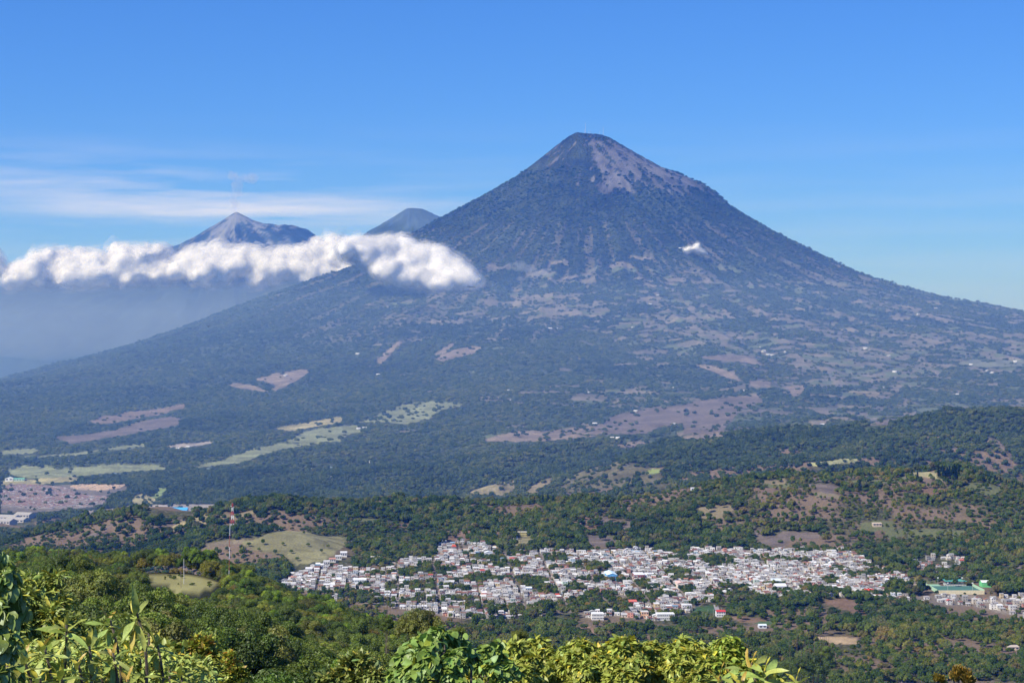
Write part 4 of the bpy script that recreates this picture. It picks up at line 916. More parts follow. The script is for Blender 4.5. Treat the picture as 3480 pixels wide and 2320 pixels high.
# the yellow flowering shrubs across the bottom
YS_ = [('leftmost yellow green flowering shrub, beside the heart leaved tree', 1560, 24.5, [(1600,2290,38,0),(1560,2310,36,0),(1650,2300,40,-.2),(1700,2280,36,0),(1620,2325,40,-.3),(1500,2325,30,0),(1690,2325,40,-.3)]),
       ('yellow flowering shrub with a bright tip, second from the left', 1760, 25, [(1735,2205,24,0),(1760,2230,36,0),(1720,2245,34,0),(1790,2270,46,0),(1735,2290,46,-.3),(1700,2320,40,-.4),(1780,2325,45,-.5),(1840,2300,36,0)]),
       ('domed flowering shrub with the highest rounded top, third from the left', 1850, 26, [(1825,2195,22,0),(1810,2215,30,0),(1850,2220,32,0),(1870,2250,38,0),(1830,2260,45,-.2),(1880,2290,45,-.3),(1840,2320,50,-.5),(1930,2310,40,-.2)]),
       ('broad flowering shrub left of the middle of the yellow row', 1980, 25.5, [(1960,2205,26,0),(1935,2225,28,0),(1990,2215,28,0),(2030,2225,26,0),(1970,2255,45,-.2),(2030,2260,40,-.2),(1980,2310,55,-.5),(1920,2280,38,0),(2050,2310,45,-.4)]),
       ('tall flowering shrub in the middle of the yellow row', 2120, 25.5, [(2105,2195,26,0),(2080,2210,26,0),(2140,2205,26,0),(2110,2240,42,-.2),(2160,2240,34,0),(2090,2280,46,-.4),(2150,2290,46,-.4),(2120,2325,50,-.6),(2190,2225,24,.2)]),
       ('flowering shrub with hanging pale leaves right of the middle', 2240, 26, [(2215,2215,26,0),(2250,2230,30,0),(2200,2250,36,-.2),(2250,2275,42,-.3),(2200,2310,46,-.5),(2270,2320,45,-.5),(2290,2250,26,0)]),
       ('pointed flowering shrub second from the right end of the row', 2330, 25, [(2315,2195,22,0),(2300,2220,28,0),(2345,2215,28,0),(2380,2205,24,.2),(2330,2255,42,-.2),(2380,2250,36,-.1),(2330,2305,52,-.5),(2400,2300,46,-.4)]),
       ('glossy green flowering shrub at the right end of the yellow row', 2480, 25, [(2470,2200,26,0),(2440,2215,24,0),(2500,2215,24,0),(2460,2240,40,-.1),(2510,2255,36,0),(2440,2280,44,-.3),(2500,2300,44,-.3),(2560,2290,36,-.1),(2600,2315,32,-.1),(2545,2325,36,-.4),(2630,2330,24,0)])]
for lb, bu, Yd, bl in YS_:
    blob_bush('flowering_shrub', lb, bu, Yd, bl, int(62 * len(bl)), MEDG[1], .118, M_leafC if 'glossy' not in lb else leafmat('glossy shrub leaf', (.30, .38, .05)), yel=.04, droop=-.55, out=.9, cl=8, spread=.75, flowers=int(9 * len(bl)))
blob_bush('dry_brush', 'rusty feathery brush at the bottom edge, lower right', 3260, 30, [(3255,2290,14,0),(3275,2300,16,0),(3240,2310,14,0),(3290,2318,16,0)], 700, LONG[0], .11, M_leafC, tintf=lambda P, T, o: T * np.array([.8, .5, .55]), droop=1.3, out=.4, spread=.35)
blob_bush('dry_brush', 'small rusty brush left of the feathery one at the bottom edge', 3190, 30, [(3185,2312,10,0),(3200,2320,10,0)], 260, LONG[0], .10, M_leafC, tintf=lambda P, T, o: T * np.array([.8, .55, .55]), droop=1.3, out=.4, spread=.35)
# ivy-clad trunk at the left edge
blob_bush('ivy_clad_trunk', 'ivy covered trunk with broad glossy leaves at the left edge', 10, 12, [(-5,1850,14,0),(-5,1885,30,0),(5,1930,42,0),(10,1980,52,0),(15,2030,60,0),(30,2060,62,.1),(-20,2090,70,0),(-20,1960,60,.3),(-40,2150,70,0),(-40,2240,70,0),(0,2120,60,-.2),(0,2190,60,-.2),(5,2270,70,-.2),(10,2330,70,-.2)], 620, HEART[1], .088, M_leafE, ind=(IVYM, 230), yel=.03, droop=-1.1, out=.9, spread=.35, cat='tree', branches=False)
# ---------------------------------------------------------------- the town
ca, sa = math.cos(TH), math.sin(TH)
def t2w(a, b): return a * ca - b * sa, 2700 + a * sa + b * ca       # town grid -> world
WALLC = [(.68,.65,.60),(.62,.60,.56),(.76,.73,.68),(.52,.50,.47),(.45,.43,.40),(.60,.53,.43),(.58,.62,.66),(.66,.52,.30),(.62,.30,.22),(.40,.52,.60),(.5,.62,.5)]
WALLP = [.16,.2,.08,.16,.13,.17,.02,.04,.03,.015,.015]
WALLN = ['white','pale grey','bright white','grey block','dark grey block','cream','pale blue','ochre yellow','brick red','blue','pale green']
ROOFC = [(.64,.63,.61),(.52,.50,.47),(.74,.73,.71),(.36,.33,.31),(.26,.13,.09),(.20,.09,.065),(.34,.17,.11),(.30,.30,.31),(.55,.10,.06),(.25,.38,.5)]
ROOFP = [.15,.14,.13,.10,.17,.15,.10,.05,.015,.015]
ROOFN = ['light tin','concrete','white sheet','weathered tin','rust brown tin','dark red tile','clay tile','dark grey tin','bright red','pale blue sheet']
rs = np.random.RandomState(77)
blocksx, blocksy = 54.0, 74.0; lots = []
G1, G2 = 7.6, 8.4
for ia in range(-14, 18):
    for ib in range(-9, 9):
        nx, ny = 7, 10
        for i in range(nx):
            for j in range(ny):
                mg = 3.2 if ia % 3 == 0 else 1.5; a = ia * blocksx + mg + (i + .5) * (blocksx - 2 * mg) / nx; b = ib * blocksy + 3 + (j + .5) * (blocksy - 6) / ny + 9 * math.sin(ia * 2.7)
                if rs.rand() < .13: continue
                lots.append((a + rs.uniform(-1.2, 1.2), b + rs.uniform(-1.2, 1.2)))
L = np.array(lots); LX, LY = t2w(L[:, 0], L[:, 1]); LZ = H(LX, LY)
u, v = uv(LX, LY, LZ); m = (inpoly(u, v, TOWN) | (inpoly(u, v, TOWN2) & (rs.rand(len(u)) < .24)) | (inpoly(u, v, TOWN3) & (rs.rand(len(u)) < .3))) & (LY > 2150) & (LY < 3150)
# clumps of trees between the blocks
green = fbm(LX / 60, LY / 45, 3, 501)
HOLES = [(1660,1900,60,14),(1500,1940,50,8),(1730,1925,60,14),(1880,1900,60,14),(2000,1930,80,14),(2440,1908,60,16),(2590,1905,35,12),(1340,2000,40,14),(1220,2030,70,18),(1180,2020,40,12),(1800,1985,60,22),(1850,2010,60,16),(1950,2000,40,14),(2060,2040,100,24),(1980,2055,60,16),(2130,1880,0,0),(2180,1990,30,10),(2330,2010,30,12),(2480,2000,40,10),(2760,2005,45,10),(2820,1980,20,16),(3060,2003,55,26),(3160,2010,30,22),(1440,2030,30,8),(1560,2040,60,8),(1640,1960,30,8),(2320,1950,30,12),(2090,1962,30,8),(2390,2060,40,16),(1240,1990,25,10),(2660,2010,30,12),(1380,1960,30,8),(1620,2060,80,10),(2900,1960,25,8),(1460,1925,40,10),(1900,2060,70,12),(1330,2045,30,9)]
hole = np.zeros(len(u), bool)
for a, b, c, d in HOLES:
    if c: hole |= ((u - a) / c)**2 + ((v - b) / d)**2 < 1
BIG = []                                                         # footprints of the landmark buildings (u, v, radius px)
keep_out = [(2060,1950,34,12),(1213,1982,36,9),(2160,1955,36,9),(3270,2005,90,26),(1575,1858,40,12),(1665,1885,16,16),(2440,2085,30,12),(2650,2000,22,8),(2480,1980,22,8),(1800,2008,20,7),(2105,2030,30,9)]
ko = np.zeros(len(u), bool)
for a, b, c, d in keep_out: ko |= ((u - a) / c)**2 + ((v - b) / d)**2 < 1
treeish = hole | (green > .5)
house = m & ~treeish & ~ko; trees = m & treeish & ~ko
idx = np.nonzero(house)[0]; idx = idx[np.argsort(LY[idx])]
print('houses', len(idx))
def house_dims(rs):
    st = 2 if rs.rand() < .33 else 1
    return rs.uniform(4.4, 7.6), rs.uniform(4.4, 7.2), st, st * 2.9 + rs.uniform(-.2, .5), ('flat' if rs.rand() < .5 else ('gable' if rs.rand() < .5 else 'shed'))
def roof_polys(m, wx, wy, h, kind, c, o=.45):
    if kind == 'flat':
        m.box(0, 0, h - .05, h + .12, wx + .3, wy + .3, 0, c)
        for a, b, p, q in ((0, -wy/2, wx, .2), (0, wy/2, wx, .2), (-wx/2, 0, .2, wy - .22), (wx/2, 0, .2, wy - .22)): m.box(a, b, h + .13, h + .6, p, q, 0, c)
    elif kind == 'gable':
        r = h + wx * .19; X = wx/2 + o; Y = wy/2 + o; e = h - .12
        m.poly([(-X,-Y,e),(0,-Y,r),(0,Y,r),(-X,Y,e)], c); m.poly([(X,-Y,e),(X,Y,e),(0,Y,r),(0,-Y,r)], c)
        m.poly([(-X,-Y,e-.1),(0,-Y,r-.1),(X,-Y,e-.1),(X,-Y,e),(0,-Y,r),(-X,-Y,e)], c)
        m.poly([(-wx/2,-wy/2,h-.2),(wx/2,-wy/2,h-.2),(0,-wy/2,r-.15)], (.5,.5,.48)); m.poly([(-wx/2,wy/2,h-.2),(0,wy/2,r-.15),(wx/2,wy/2,h-.2)], (.5,.5,.48))
    else:
        X = wx/2 + o; Y = wy/2 + o; a, b = h + .05, h + 1.1
        m.poly([(-X,-Y,a),(X,-Y,a),(X,Y,b),(-X,Y,b)], c); m.poly([(-X,-Y,a-.1),(X,-Y,a-.1),(X,-Y,a),(-X,-Y,a)], c); m.poly([(-X,Y,a),(X,Y,a),(X,Y,b),(-X,Y,b)], c)
def openings(wx, wy, st):
    """windows and doors on the front, back and right walls: (kind, x, y, z0, z1, width, axis)"""
    o = []
    for s in range(st):
        zb = s * 2.9 + 1.0; n = 2 if wx < 8 else 3
        for k in range(n):
            xx = -wx/2 + wx * (k + .5) / n
            if s == 0 and k == 0: o.append(('door', xx, -wy/2 - .03, .0, 2.2, 1.1, 0))
            else: o.append(('window', xx, -wy/2 - .03, zb, zb + 1.2, 1.3, 0))
        o.append(('window', wx/2 + .03, 0, zb, zb + 1.2, 1.3, 1)); o.append(('window', -wx/2 - .03, .5, zb, zb + 1.2, 1.3, 1))
    return o
# 24 house shapes shared by the 300 nearest houses
HP = []
for k in range(24):
    wx, wy, st, h, kind = house_dims(rs)
    w = MB(); w.box(0, 0, -1.6, h, wx, wy, 0); wm = bpy.data.meshes.new('wall'); wm.from_pydata(w.v, [], w.f); wm.materials.append(M_wall)
    r = MB(); roof_polys(r, wx, wy, h + .005, kind, (1,1,1)); rm = bpy.data.meshes.new('roof'); rm.from_pydata(r.v, [], r.f); rm.materials.append(M_roof)
    ops = []
    for (kd, a, b, z0, z1, ww, ax) in openings(wx, wy, st):
        q = MB(); q.box(0, 0, z0, z1, ww if ax == 0 else .08, .08 if ax == 0 else ww, 0)
        me = bpy.data.meshes.new(kd); me.from_pydata(q.v, [], q.f); me.materials.append(M_glass if kd == 'window' else M_bark); ops.append((kd, me, (a, b, 0)))
    tank = None
    if kind == 'flat' and rs.rand() < .5:
        q = MB(); q.rod((wx*.25, wy*.2, h + .1), (wx*.25, wy*.2, h + 1.5), .55, .5, 8); tank = bpy.data.meshes.new('water_tank'); tank.from_pydata(q.v, [], q.f); tank.materials.append(M_glass)
    HP.append((wm, rm, ops, tank, kind, st))
def townzone(u, v):
    return 'left end' if u < 1350 else 'left part' if u < 1700 else 'middle' if u < 2050 else 'right of middle' if u < 2450 else 'right part' if u < 2900 else 'far right'
def row(v): return 'near edge' if v > 2060 else ('second rows' if v > 2010 else 'inner rows')
def pick(rs, P): return int(rs.choice(len(P), p=np.array(P) / sum(P)))
ind300 = idx[:300]; rest = idx[300:]
for i in ind300:
    k = rs.randint(0, 24); wc = pick(rs, WALLP); rc = pick(rs, ROOFP); wm, rm, ops, tank, kind, st = HP[k]
    if kind == 'flat': rc = (1, 0, 2, 3)[rs.randint(4)]
    uu, vv = u[i], v[i]
    lb = '%s %s-storey house, %s %s roof, %s, %s' % (WALLN[wc], 'two' if st == 2 else 'one', ROOFN[rc], 'flat' if kind == 'flat' else 'pitched' if kind == 'gable' else 'sloping', row(vv), townzone(uu, vv))
    t = empty('house', (LX[i], LY[i], LZ[i]), TH + rs.uniform(-.12, .12) + (math.pi/2 if rs.rand() < .3 and kind == 'gable' else 0), lb, 'house', 'houses of the town')
    j = rs.uniform(.65, 1.12)
    o = obj('wall', wm, t); o.color = (*[c * j for c in WALLC[wc]], 1); o = obj('roof', rm, t); o.color = (*[c * j for c in ROOFC[rc]], 1)
    for kd, me, p in ops: obj(kd, me, t, p)
    if tank: obj('water_tank', tank, t)
def put(dst, src, x, y, z, rz):
    c, s = math.cos(rz), math.sin(rz); i = len(dst.v)
    dst.v.extend([(x + a*c - b*s, y + a*s + b*c, z + e) for a, b, e in src.v]); dst.f.extend([tuple(q + i for q in f) for f in src.f]); dst.c.extend(src.c)
big = MB()
for i in rest:
    wx, wy, st, h, kind = house_dims(rs); wc = pick(rs, WALLP); rc = pick(rs, ROOFP); j = rs.uniform(.6, 1.12)
    if kind == 'flat' : rc = (1, 0, 2, 3)[rs.randint(4)]
    m1 = MB(); m1.box(0, 0, -1.6, h, wx, wy, 0, tuple(c * j for c in WALLC[wc]), top=False); roof_polys(m1, wx, wy, h + .005, kind, tuple(c * j for c in ROOFC[rc]))
    for (kd, a, b, z0, z1, ww, ax) in openings(wx, wy, st):
        if ax == 0: m1.poly([(a-ww/2,b,z0),(a+ww/2,b,z0),(a+ww/2,b,z1),(a-ww/2,b,z1)], (.04,.045,.055) if kd == 'window' else (.12,.08,.06))
        elif a > 0: m1.poly([(a,b-ww/2,z0),(a,b+ww/2,z0),(a,b+ww/2,z1),(a,b-ww/2,z1)], (.04,.045,.055))
    put(big, m1, LX[i], LY[i], LZ[i], TH + rs.uniform(-.12, .12) + (math.pi/2 if rs.rand() < .3 and kind == 'gable' else 0))
tag(big.build('town_houses', M_paint), 'tightly packed pale town houses in the rows behind the nearest ones', 'houses', kind='stuff')
# town trees
ti = np.nonzero(trees)[0]; ss = rs.uniform(.5, .95, len(ti))
more = np.nonzero(m & ~treeish & (rs.rand(len(u)) < .34))[0]
TX = np.concatenate([LX[ti], LX[more] + 4.5]); TY = np.concatenate([LY[ti], LY[more] + 3]); S_ = np.concatenate([ss, rs.uniform(.3, .5, len(more))])
gn_forest('town_trees', np.stack([TX, TY, H(TX, TY) - .5], 1), np.stack([S_] * 3, 1), rs.uniform(0, 6.28, len(TX)), rs.randint(0, 7, len(TX)), C_mid, 'dark green trees in clumps between the town houses', 'trees')
# streets
st_ = MB()
def strip(m, pts, w, c, dz=.12):
    for (xa, ya), (xb, yb) in zip(pts[:-1], pts[1:]):
        d = math.hypot(xb - xa, yb - ya); px_, py_ = -(yb - ya) / d * w / 2, (xb - xa) / d * w / 2; n = max(1, int(d / 12))
        Xs = np.linspace(xa, xb, n + 1); Ys = np.linspace(ya, yb, n + 1); Za = H(Xs + px_, Ys + py_) + dz + .25; Zb = H(Xs - px_, Ys - py_) + dz + .25
        for k in range(n):
            m.poly([(Xs[k]-px_, Ys[k]-py_, Zb[k]), (Xs[k+1]-px_, Ys[k+1]-py_, Zb[k+1]), (Xs[k+1]+px_, Ys[k+1]+py_, Za[k+1]), (Xs[k]+px_, Ys[k]+py_, Za[k])], c)
for ia in range(-14, 19):
    if ia % 3: continue
    seg = []
    for b in np.arange(-520, 460, 20.0):
        X, Y_ = t2w(ia * blocksx, b); zz = float(H(np.array([X]), np.array([Y_]))[0]); uu, vv = uv(np.array([X]), np.array([Y_]), np.array([zz]))
        if inpoly(uu, vv, TOWN)[0]: seg.append((X, Y_))
        else:
            if len(seg) > 1: strip(st_, seg, 3.4, (.27, .235, .19))
            seg = []
    if len(seg) > 1: strip(st_, seg, 3.4, (.27, .235, .19))
o = st_.build('streets', M_paint); o['kind'] = 'structure'
rd = MB()
def road(pxs, w, c, y0=1800, y1=3700):
    P = [ground_at(a, b, y0, y1) for a, b in pxs]; P = [p for p in P if p]
    if len(P) > 1: strip(rd, [(p[0], p[1]) for p in P], w, c, .3)
road([(3040, 1950), (3085, 1970), (3130, 1998)], 5, (.36,.29,.21)); road([(3095,1925),(3110,1935),(3125,1945)],5,(.36,.29,.21))
road([(3170,1925),(3195,1942)], 6, (.38,.3,.2)); road([(3370,2035),(3400,2055),(3440,2075)], 7, (.36,.29,.21)); road([(3000,2000),(3030,2030)], 6, (.36,.29,.21))
road([(2285,1810),(2310,1825),(2345,1840),(2375,1857)], 6, (.42,.34,.24)); road([(2270,1790),(2290,1797),(2320,1795)], 6, (.42,.34,.24)); road([(2345,1858),(2320,1853),(2330,1870)], 5, (.4,.33,.24))
road([(2432, 2055), (2436, 2068), (2440, 2080)], 6, (.3,.28,.26)); road([(1660,1830),(1668,1845),(1690,1862)], 5, (.42,.34,.24))
o = rd.build('dirt_roads', M_paint); o['kind'] = 'structure'

# ---- buildings that stand out
def landmark(name, u0, v0, w_px, d, h, wc, rc, kind, label, cat='building', rz=None, y0=1900, y1=3700, win=None, nwin=4, storeys=1):
    p = ground_at(u0, v0, y0, y1)
    if not p: print('no ground', label); return
    w = w_px / FPX * p[1]; t = empty(name, p, TH if rz is None else rz, label, cat)
    a = MB(); a.box(0, 0, -2, h, w, d, 0, wc, top=False); a.build('wall', M_paint, t)
    r = MB(); 
    if kind == 'gable_x':   # ridge along x
        rr = h + d * .16; X = w/2 + .5; Y = d/2 + .5
        r.poly([(-X,-Y,h-.1),(X,-Y,h-.1),(X,0,rr),(-X,0,rr)], rc); r.poly([(-X,Y,h-.1),(-X,0,rr),(X,0,rr),(X,Y,h-.1)], rc)
        for s in (-1, 1): r.poly([(s*w/2,-d/2,h-.1),(s*w/2,d/2,h-.1),(s*w/2,0,rr-.1)], wc)
    elif kind == 'gable_y':
        rr = h + w * .16; X = w/2 + .5; Y = d/2 + .5
        r.poly([(-X,-Y,h-.1),(0,-Y,rr),(0,Y,rr),(-X,Y,h-.1)], rc); r.poly([(X,-Y,h-.1),(X,Y,h-.1),(0,Y,rr),(0,-Y,rr)], rc)
        for s in (-1, 1): r.poly([(-w/2,s*d/2,h-.1),(w/2,s*d/2,h-.1),(0,s*d/2,rr-.1)], wc)
    else: roof_polys(r, w, d, h, kind, rc)
    r.build('roof', M_paint, t)
    for s in range(storeys):
        for k in range(nwin):
            q = MB(); xx = -w/2 + w * (k + .5) / nwin; hh = h / storeys; ww = w / nwin * .6
            q.box(0, 0, s*hh + hh*.35, s*hh + hh*.78, ww, .1, 0, win or (.05,.06,.08)); q.build('window', M_paint, t).location = (xx, -d/2 - .04, 0)
    return t
landmark('hall', 2075, 1965, 34, 42, 7.5, (.12,.38,.68), (.62,.78,.86), 'gable_y', 'bright blue hall with a pale blue barrel roof in the town centre', nwin=6)
landmark('hall', 2170, 1966, 34, 22, 7, (.30,.07,.07), (.72,.72,.74), 'shed', 'maroon walled hall with a white roof right of the blue hall', nwin=5)
landmark('school', 2205, 1962, 30, 14, 5, (.62,.66,.72), (.74,.75,.78), 'gable_x', 'low white school with blue window bands right of the maroon hall', win=(.08,.14,.35), nwin=7)
landmark('school', 1222, 1989, 46, 16, 9, (.76,.78,.78), (.80,.80,.80), 'flat', 'large white building with dark square windows at the left of the town', win=(.02,.04,.06), nwin=8, storeys=2)
landmark('warehouse', 2650, 2003, 36, 18, 6, (.6,.6,.58), (.70,.71,.72), 'gable_x', 'long grey roofed hall in the right half of the town', nwin=5)
landmark('warehouse', 2635, 1985, 32, 16, 6, (.56,.58,.55), (.60,.66,.68), 'gable_x', 'grey blue roofed hall behind the long grey roofed one', nwin=4)
landmark('house', 1792, 2012, 30, 12, 6.5, (.45,.55,.66), (.78,.82,.86), 'flat', 'pale blue flat roofed building at the edge of the tree clump', nwin=4, storeys=2)
landmark('house', 2448, 2093, 30, 11, 6.5, (.74,.72,.70), (.50,.05,.05), 'gable_x', 'white villa with a red roof alone beside the road below the town', nwin=4, storeys=2)
landmark('house', 2150, 2058, 26, 12, 6.5, (.50,.06,.05), (.62,.16,.12), 'shed', 'bright red two-storey house near the near edge of the town', nwin=4, storeys=2)
landmark('house', 2950, 2020, 26, 12, 6.5, (.70,.68,.67), (.62,.06,.05), 'gable_x', 'white house with a vivid red roof near the right end of the town', nwin=3, storeys=2)
landmark('church', 2310, 1998, 24, 24, 8, (.72,.62,.52), (.70,.45,.38), 'gable_y', 'church with a salmon pink gabled front right of the town centre', nwin=2)
landmark('house', 2030, 2103, 40, 14, 7.5, (.72,.70,.66), (.76,.76,.74), 'flat', 'long white two-storey building on the near edge of the town', nwin=8, storeys=2)
landmark('house', 2260, 2104, 60, 14, 7.5, (.72,.71,.68), (.74,.74,.73), 'flat', 'longest white two-storey building beside the green field corner', nwin=9, storeys=2)
landmark('house', 2190, 2098, 24, 11, 8, (.66,.40,.26), (.6,.58,.55), 'flat', 'salmon two-storey house between the two long white buildings', nwin=3, storeys=2)
landmark('villa', 1772, 1820, 36, 10, 6.5, (.55,.48,.20), (.62,.60,.50), 'flat', 'long ochre two-storey building on the slope above the town', win=(.06,.06,.06), nwin=8, storeys=2)
landmark('house', 1745, 1831, 30, 8, 3, (.62,.6,.56), (.55,.5,.42), 'shed', 'low pale shed under the ochre building on the slope', nwin=4)
landmark('house', 1500, 1850, 34, 12, 6, (.66,.66,.62), (.68,.68,.66), 'flat', 'pale flat roofed building left of the sandy lot above the town', nwin=4, storeys=2)
landmark('house', 1660, 1893, 26, 16, 8, (.55,.58,.60), (.66,.68,.68), 'gable_y', 'tall grey barn like hall at the upper edge of the town', nwin=2)
landmark('house', 1290, 1915, 28, 12, 7.5, (.50,.62,.68), (.80,.80,.80), 'flat', 'round cornered pale blue villa at the foot of the wooded slope', nwin=4, storeys=2)
landmark('house', 1275, 1905, 30, 10, 7, (.62,.55,.38), (.78,.77,.72), 'flat', 'cream villa beside the pale blue villa under the wooded slope', nwin=4, storeys=2)
landmark('house', 780, 1934, 34, 9, 4, (.62,.60,.57), (.60,.40,.32), 'shed', 'low house with a faded red roof alone in the trees behind the mast', nwin=5, y0=2300)
landmark('house', 2360, 1666, 24, 10, 4.5, (.62,.62,.60), (.75,.75,.74), 'flat', 'white shed on the ridge slope left of the brown field', nwin=3)
landmark('house', 2980, 1786, 30, 9, 4, (.50,.40,.30), (.55,.45,.33), 'shed', 'small house on a sandy ledge of the ridge slope', nwin=3)
landmark('house', 2462, 1848, 22, 9, 4, (.5,.52,.55), (.45,.5,.58), 'gable_x', 'grey blue shed at the foot of the brown field', nwin=3)
landmark('warehouse', 3348, 1992, 32, 14, 6.5, (.16,.55,.22), (.72,.76,.72), 'gable_x', 'white roofed hall with a bright green wall right of the sports ground', nwin=1, win=(.16,.5,.2))
landmark('house', 3205, 1965, 12, 8, 4, (.1,.55,.2), (.12,.6,.25), 'flat', 'small vivid green kiosk behind the sports ground', nwin=1)
landmark('house', 2590, 2132, 26, 9, 3.5, (.6,.62,.66), (.62,.68,.72), 'gable_x', 'pale tin roofed shed at the corner of the tilled field', nwin=2, y0=1800)
landmark('house', 3440, 1990, 44, 12, 5, (.66,.66,.65), (.72,.72,.71), 'flat', 'white walled compound at the right edge under the slope', nwin=5)
landmark('house', 3270, 2146, 14, 6, 3, (.6,.62,.64), (.66,.69,.72), 'shed', 'small pale hut among the trees at the right', nwin=1, y0=1700)
landmark('house', 3080, 2318, 46, 9, 3.5, (.4,.3,.26), (.34,.11,.10), 'gable_x', 'house with a dark red roof at the bottom edge, lower right', nwin=3, y0=1500)
landmark('house', 3440, 2206, 40, 9, 3.5, (.62,.5,.38), (.5,.42,.34), 'shed', 'low tan house at the right edge below the woods', nwin=3, y0=1500)
for i, (a, b) in enumerate(((1000,1930),(1015,1923),(1050,1905),(1070,1897),(1090,1890),(1110,1880),(1130,1868),(1150,1860),(1168,1850))):
    landmark('house', a, b + 40, 22, 9, 4.5 + (i % 3), (.68,.66,.63), (.74,.73,.71) if i % 3 else (.5,.25,.18), 'flat' if i % 2 else 'shed', '%s pale house up the string of houses climbing below the pasture' % ('first second third fourth fifth sixth seventh eighth ninth'.split()[i]), nwin=3)
# walled sandy lot above the town
p = ground_at(1577, 1868, 2600, 3400)
if p:
    t = empty('walled_lot', p, TH, 'sandy walled lot with white retaining walls above the town', 'yard'); w = 52
    a = MB(); a.box(0, -13, -2, 2.8, w, .5, 0, (.74,.74,.72)); a.build('wall', M_paint, t)
    a = MB(); a.box(-w/2 + .3, 0, -2, 2.6, .4, 25.4, 0, (.66,.64,.6)); a.build('wall', M_paint, t)
    a = MB(); a.box(w/2 - .3, 0, -2, 2.6, .4, 25.4, 0, (.66,.64,.6)); a.build('wall', M_paint, t)
    a = MB(); a.box(0, 1, -1, 1.3, w - 1.2, 24, 0, (.50,.34,.19)); a.build('yard_floor', M_paint, t)
# sports ground
p = ground_at(3265, 2018, 2000, 3000)
if p:
    k = p[1] / FPX; t = empty('sports_ground', (p[0], p[1], float(H(np.array([p[0]]), np.array([p[1] + 62.0]))[0]) + .3), 0, 'green sports ground with a covered stand and pale boundary walls', 'stadium')
    w = 145 * k; 
    a = MB(); a.box(0, 30, -4, .25, w, 60, 0, (.07,.17,.13)); a.build('pitch', M_paint, t)
    for s, nm in ((0, 'touch_line'), (1, 'touch_line')):
        a = MB(); a.box(0, 5 + s * 50, .26, .3, w - 8, .5, 0, (.6,.65,.6)); a.build(nm, M_paint, t)
    a = MB(); a.box(0, -1, -6, 1.6, w + 6, .4, 0, (.62,.55,.36)); a.build('front_wall', M_paint, t)
    a = MB(); a.box(w/2 + 3, 34, -6, 2.6, .4, 69, 0, (.42,.62,.42)); a.build('side_wall', M_paint, t)
    a = MB(); a.box(-w/2 - 3, 34, -6, 2.6, .4, 69, 0, (.42,.62,.42)); a.build('side_wall', M_paint, t)
    a = MB(); a.box(8, 68, -2, 1.4, w * .52, 8, 0, (.5,.5,.46)); a.box(8, 72.5, 1.45, 2.8, w * .52, 4, 0, (.4,.42,.4)); a.build('terrace', M_paint, t)
    a = MB(); X = w * .27
    a.poly([(8 - X, 63, 6.4), (8 + X, 63, 6.4), (8 + X, 77, 7.4), (8 - X, 77, 7.4)], (.10,.36,.30)); a.poly([(8 - X, 63, 5.7), (8 + X, 63, 5.7), (8 + X, 63, 6.38), (8 - X, 63, 6.38)], (.12,.40,.34)); a.build('stand_roof', M_paint, t)
    for j in range(9):
        a = MB(); a.rod((8 - X + 1 + j * (2*X - 2) / 8, 63.6, 0), (8 - X + 1 + j * (2*X - 2) / 8, 63.6, 6.2), .18, n=4, c=(.3,.35,.33)); a.build('post', M_metal, t)
    a = MB(); a.box(-w*.36, 66, -2, .7, w * .25, 14, 0, (.30,.50,.34)); a.build('court', M_paint, t)
    for j, (a_, b_) in enumerate(((-.3, 0), (.28, 0), (-.3, 59), (.28, 59))):
        a = MB(); a.rod((w * a_, b_ + 1, 0), (w * a_, b_ + 1, 11), .16, .1, 5, (.6,.6,.6)); a.box(w * a_, b_ + 1, 10.6, 11.8, 2.2, .3, 0, (.8,.8,.8)); a.build('floodlight', M_metal, t)
# far left: blue roofed works, grey sheds, green roofed barn
landmark('warehouse', 575, 1741, 125, 40, 8, (.40,.45,.5), (.08,.38,.72), 'gable_x', 'long works building with a vivid blue roof beyond the left ridge', nwin=8, y0=4700, y1=6500)
for i, (a, b, wv) in enumerate(((30, 1765, 70), (60, 1773, 75), (85, 1757, 60), (20, 1779, 60))):
    landmark('warehouse', a, b, wv, 34, 8, (.45,.42,.40), (.36,.34,.31), 'gable_x', ('nearest', 'widest', 'rightmost', 'lowest')[i] + ' of the long grey roofed sheds at the left edge below the estate', nwin=5, rz=-.35, y0=4200, y1=6500)
landmark('barn', 32, 1633, 26, 22, 9, (.75,.75,.74), (.80,.80,.78), 'gable_y', 'white arched barn by the green fields at the left edge', nwin=2, y0=4700, y1=9000)
landmark('barn', 66, 1632, 36, 18, 6, (.45,.6,.5), (.16,.42,.30), 'gable_x', 'long green roofed barn right of the white arched barn', nwin=4, y0=4700, y1=9000)

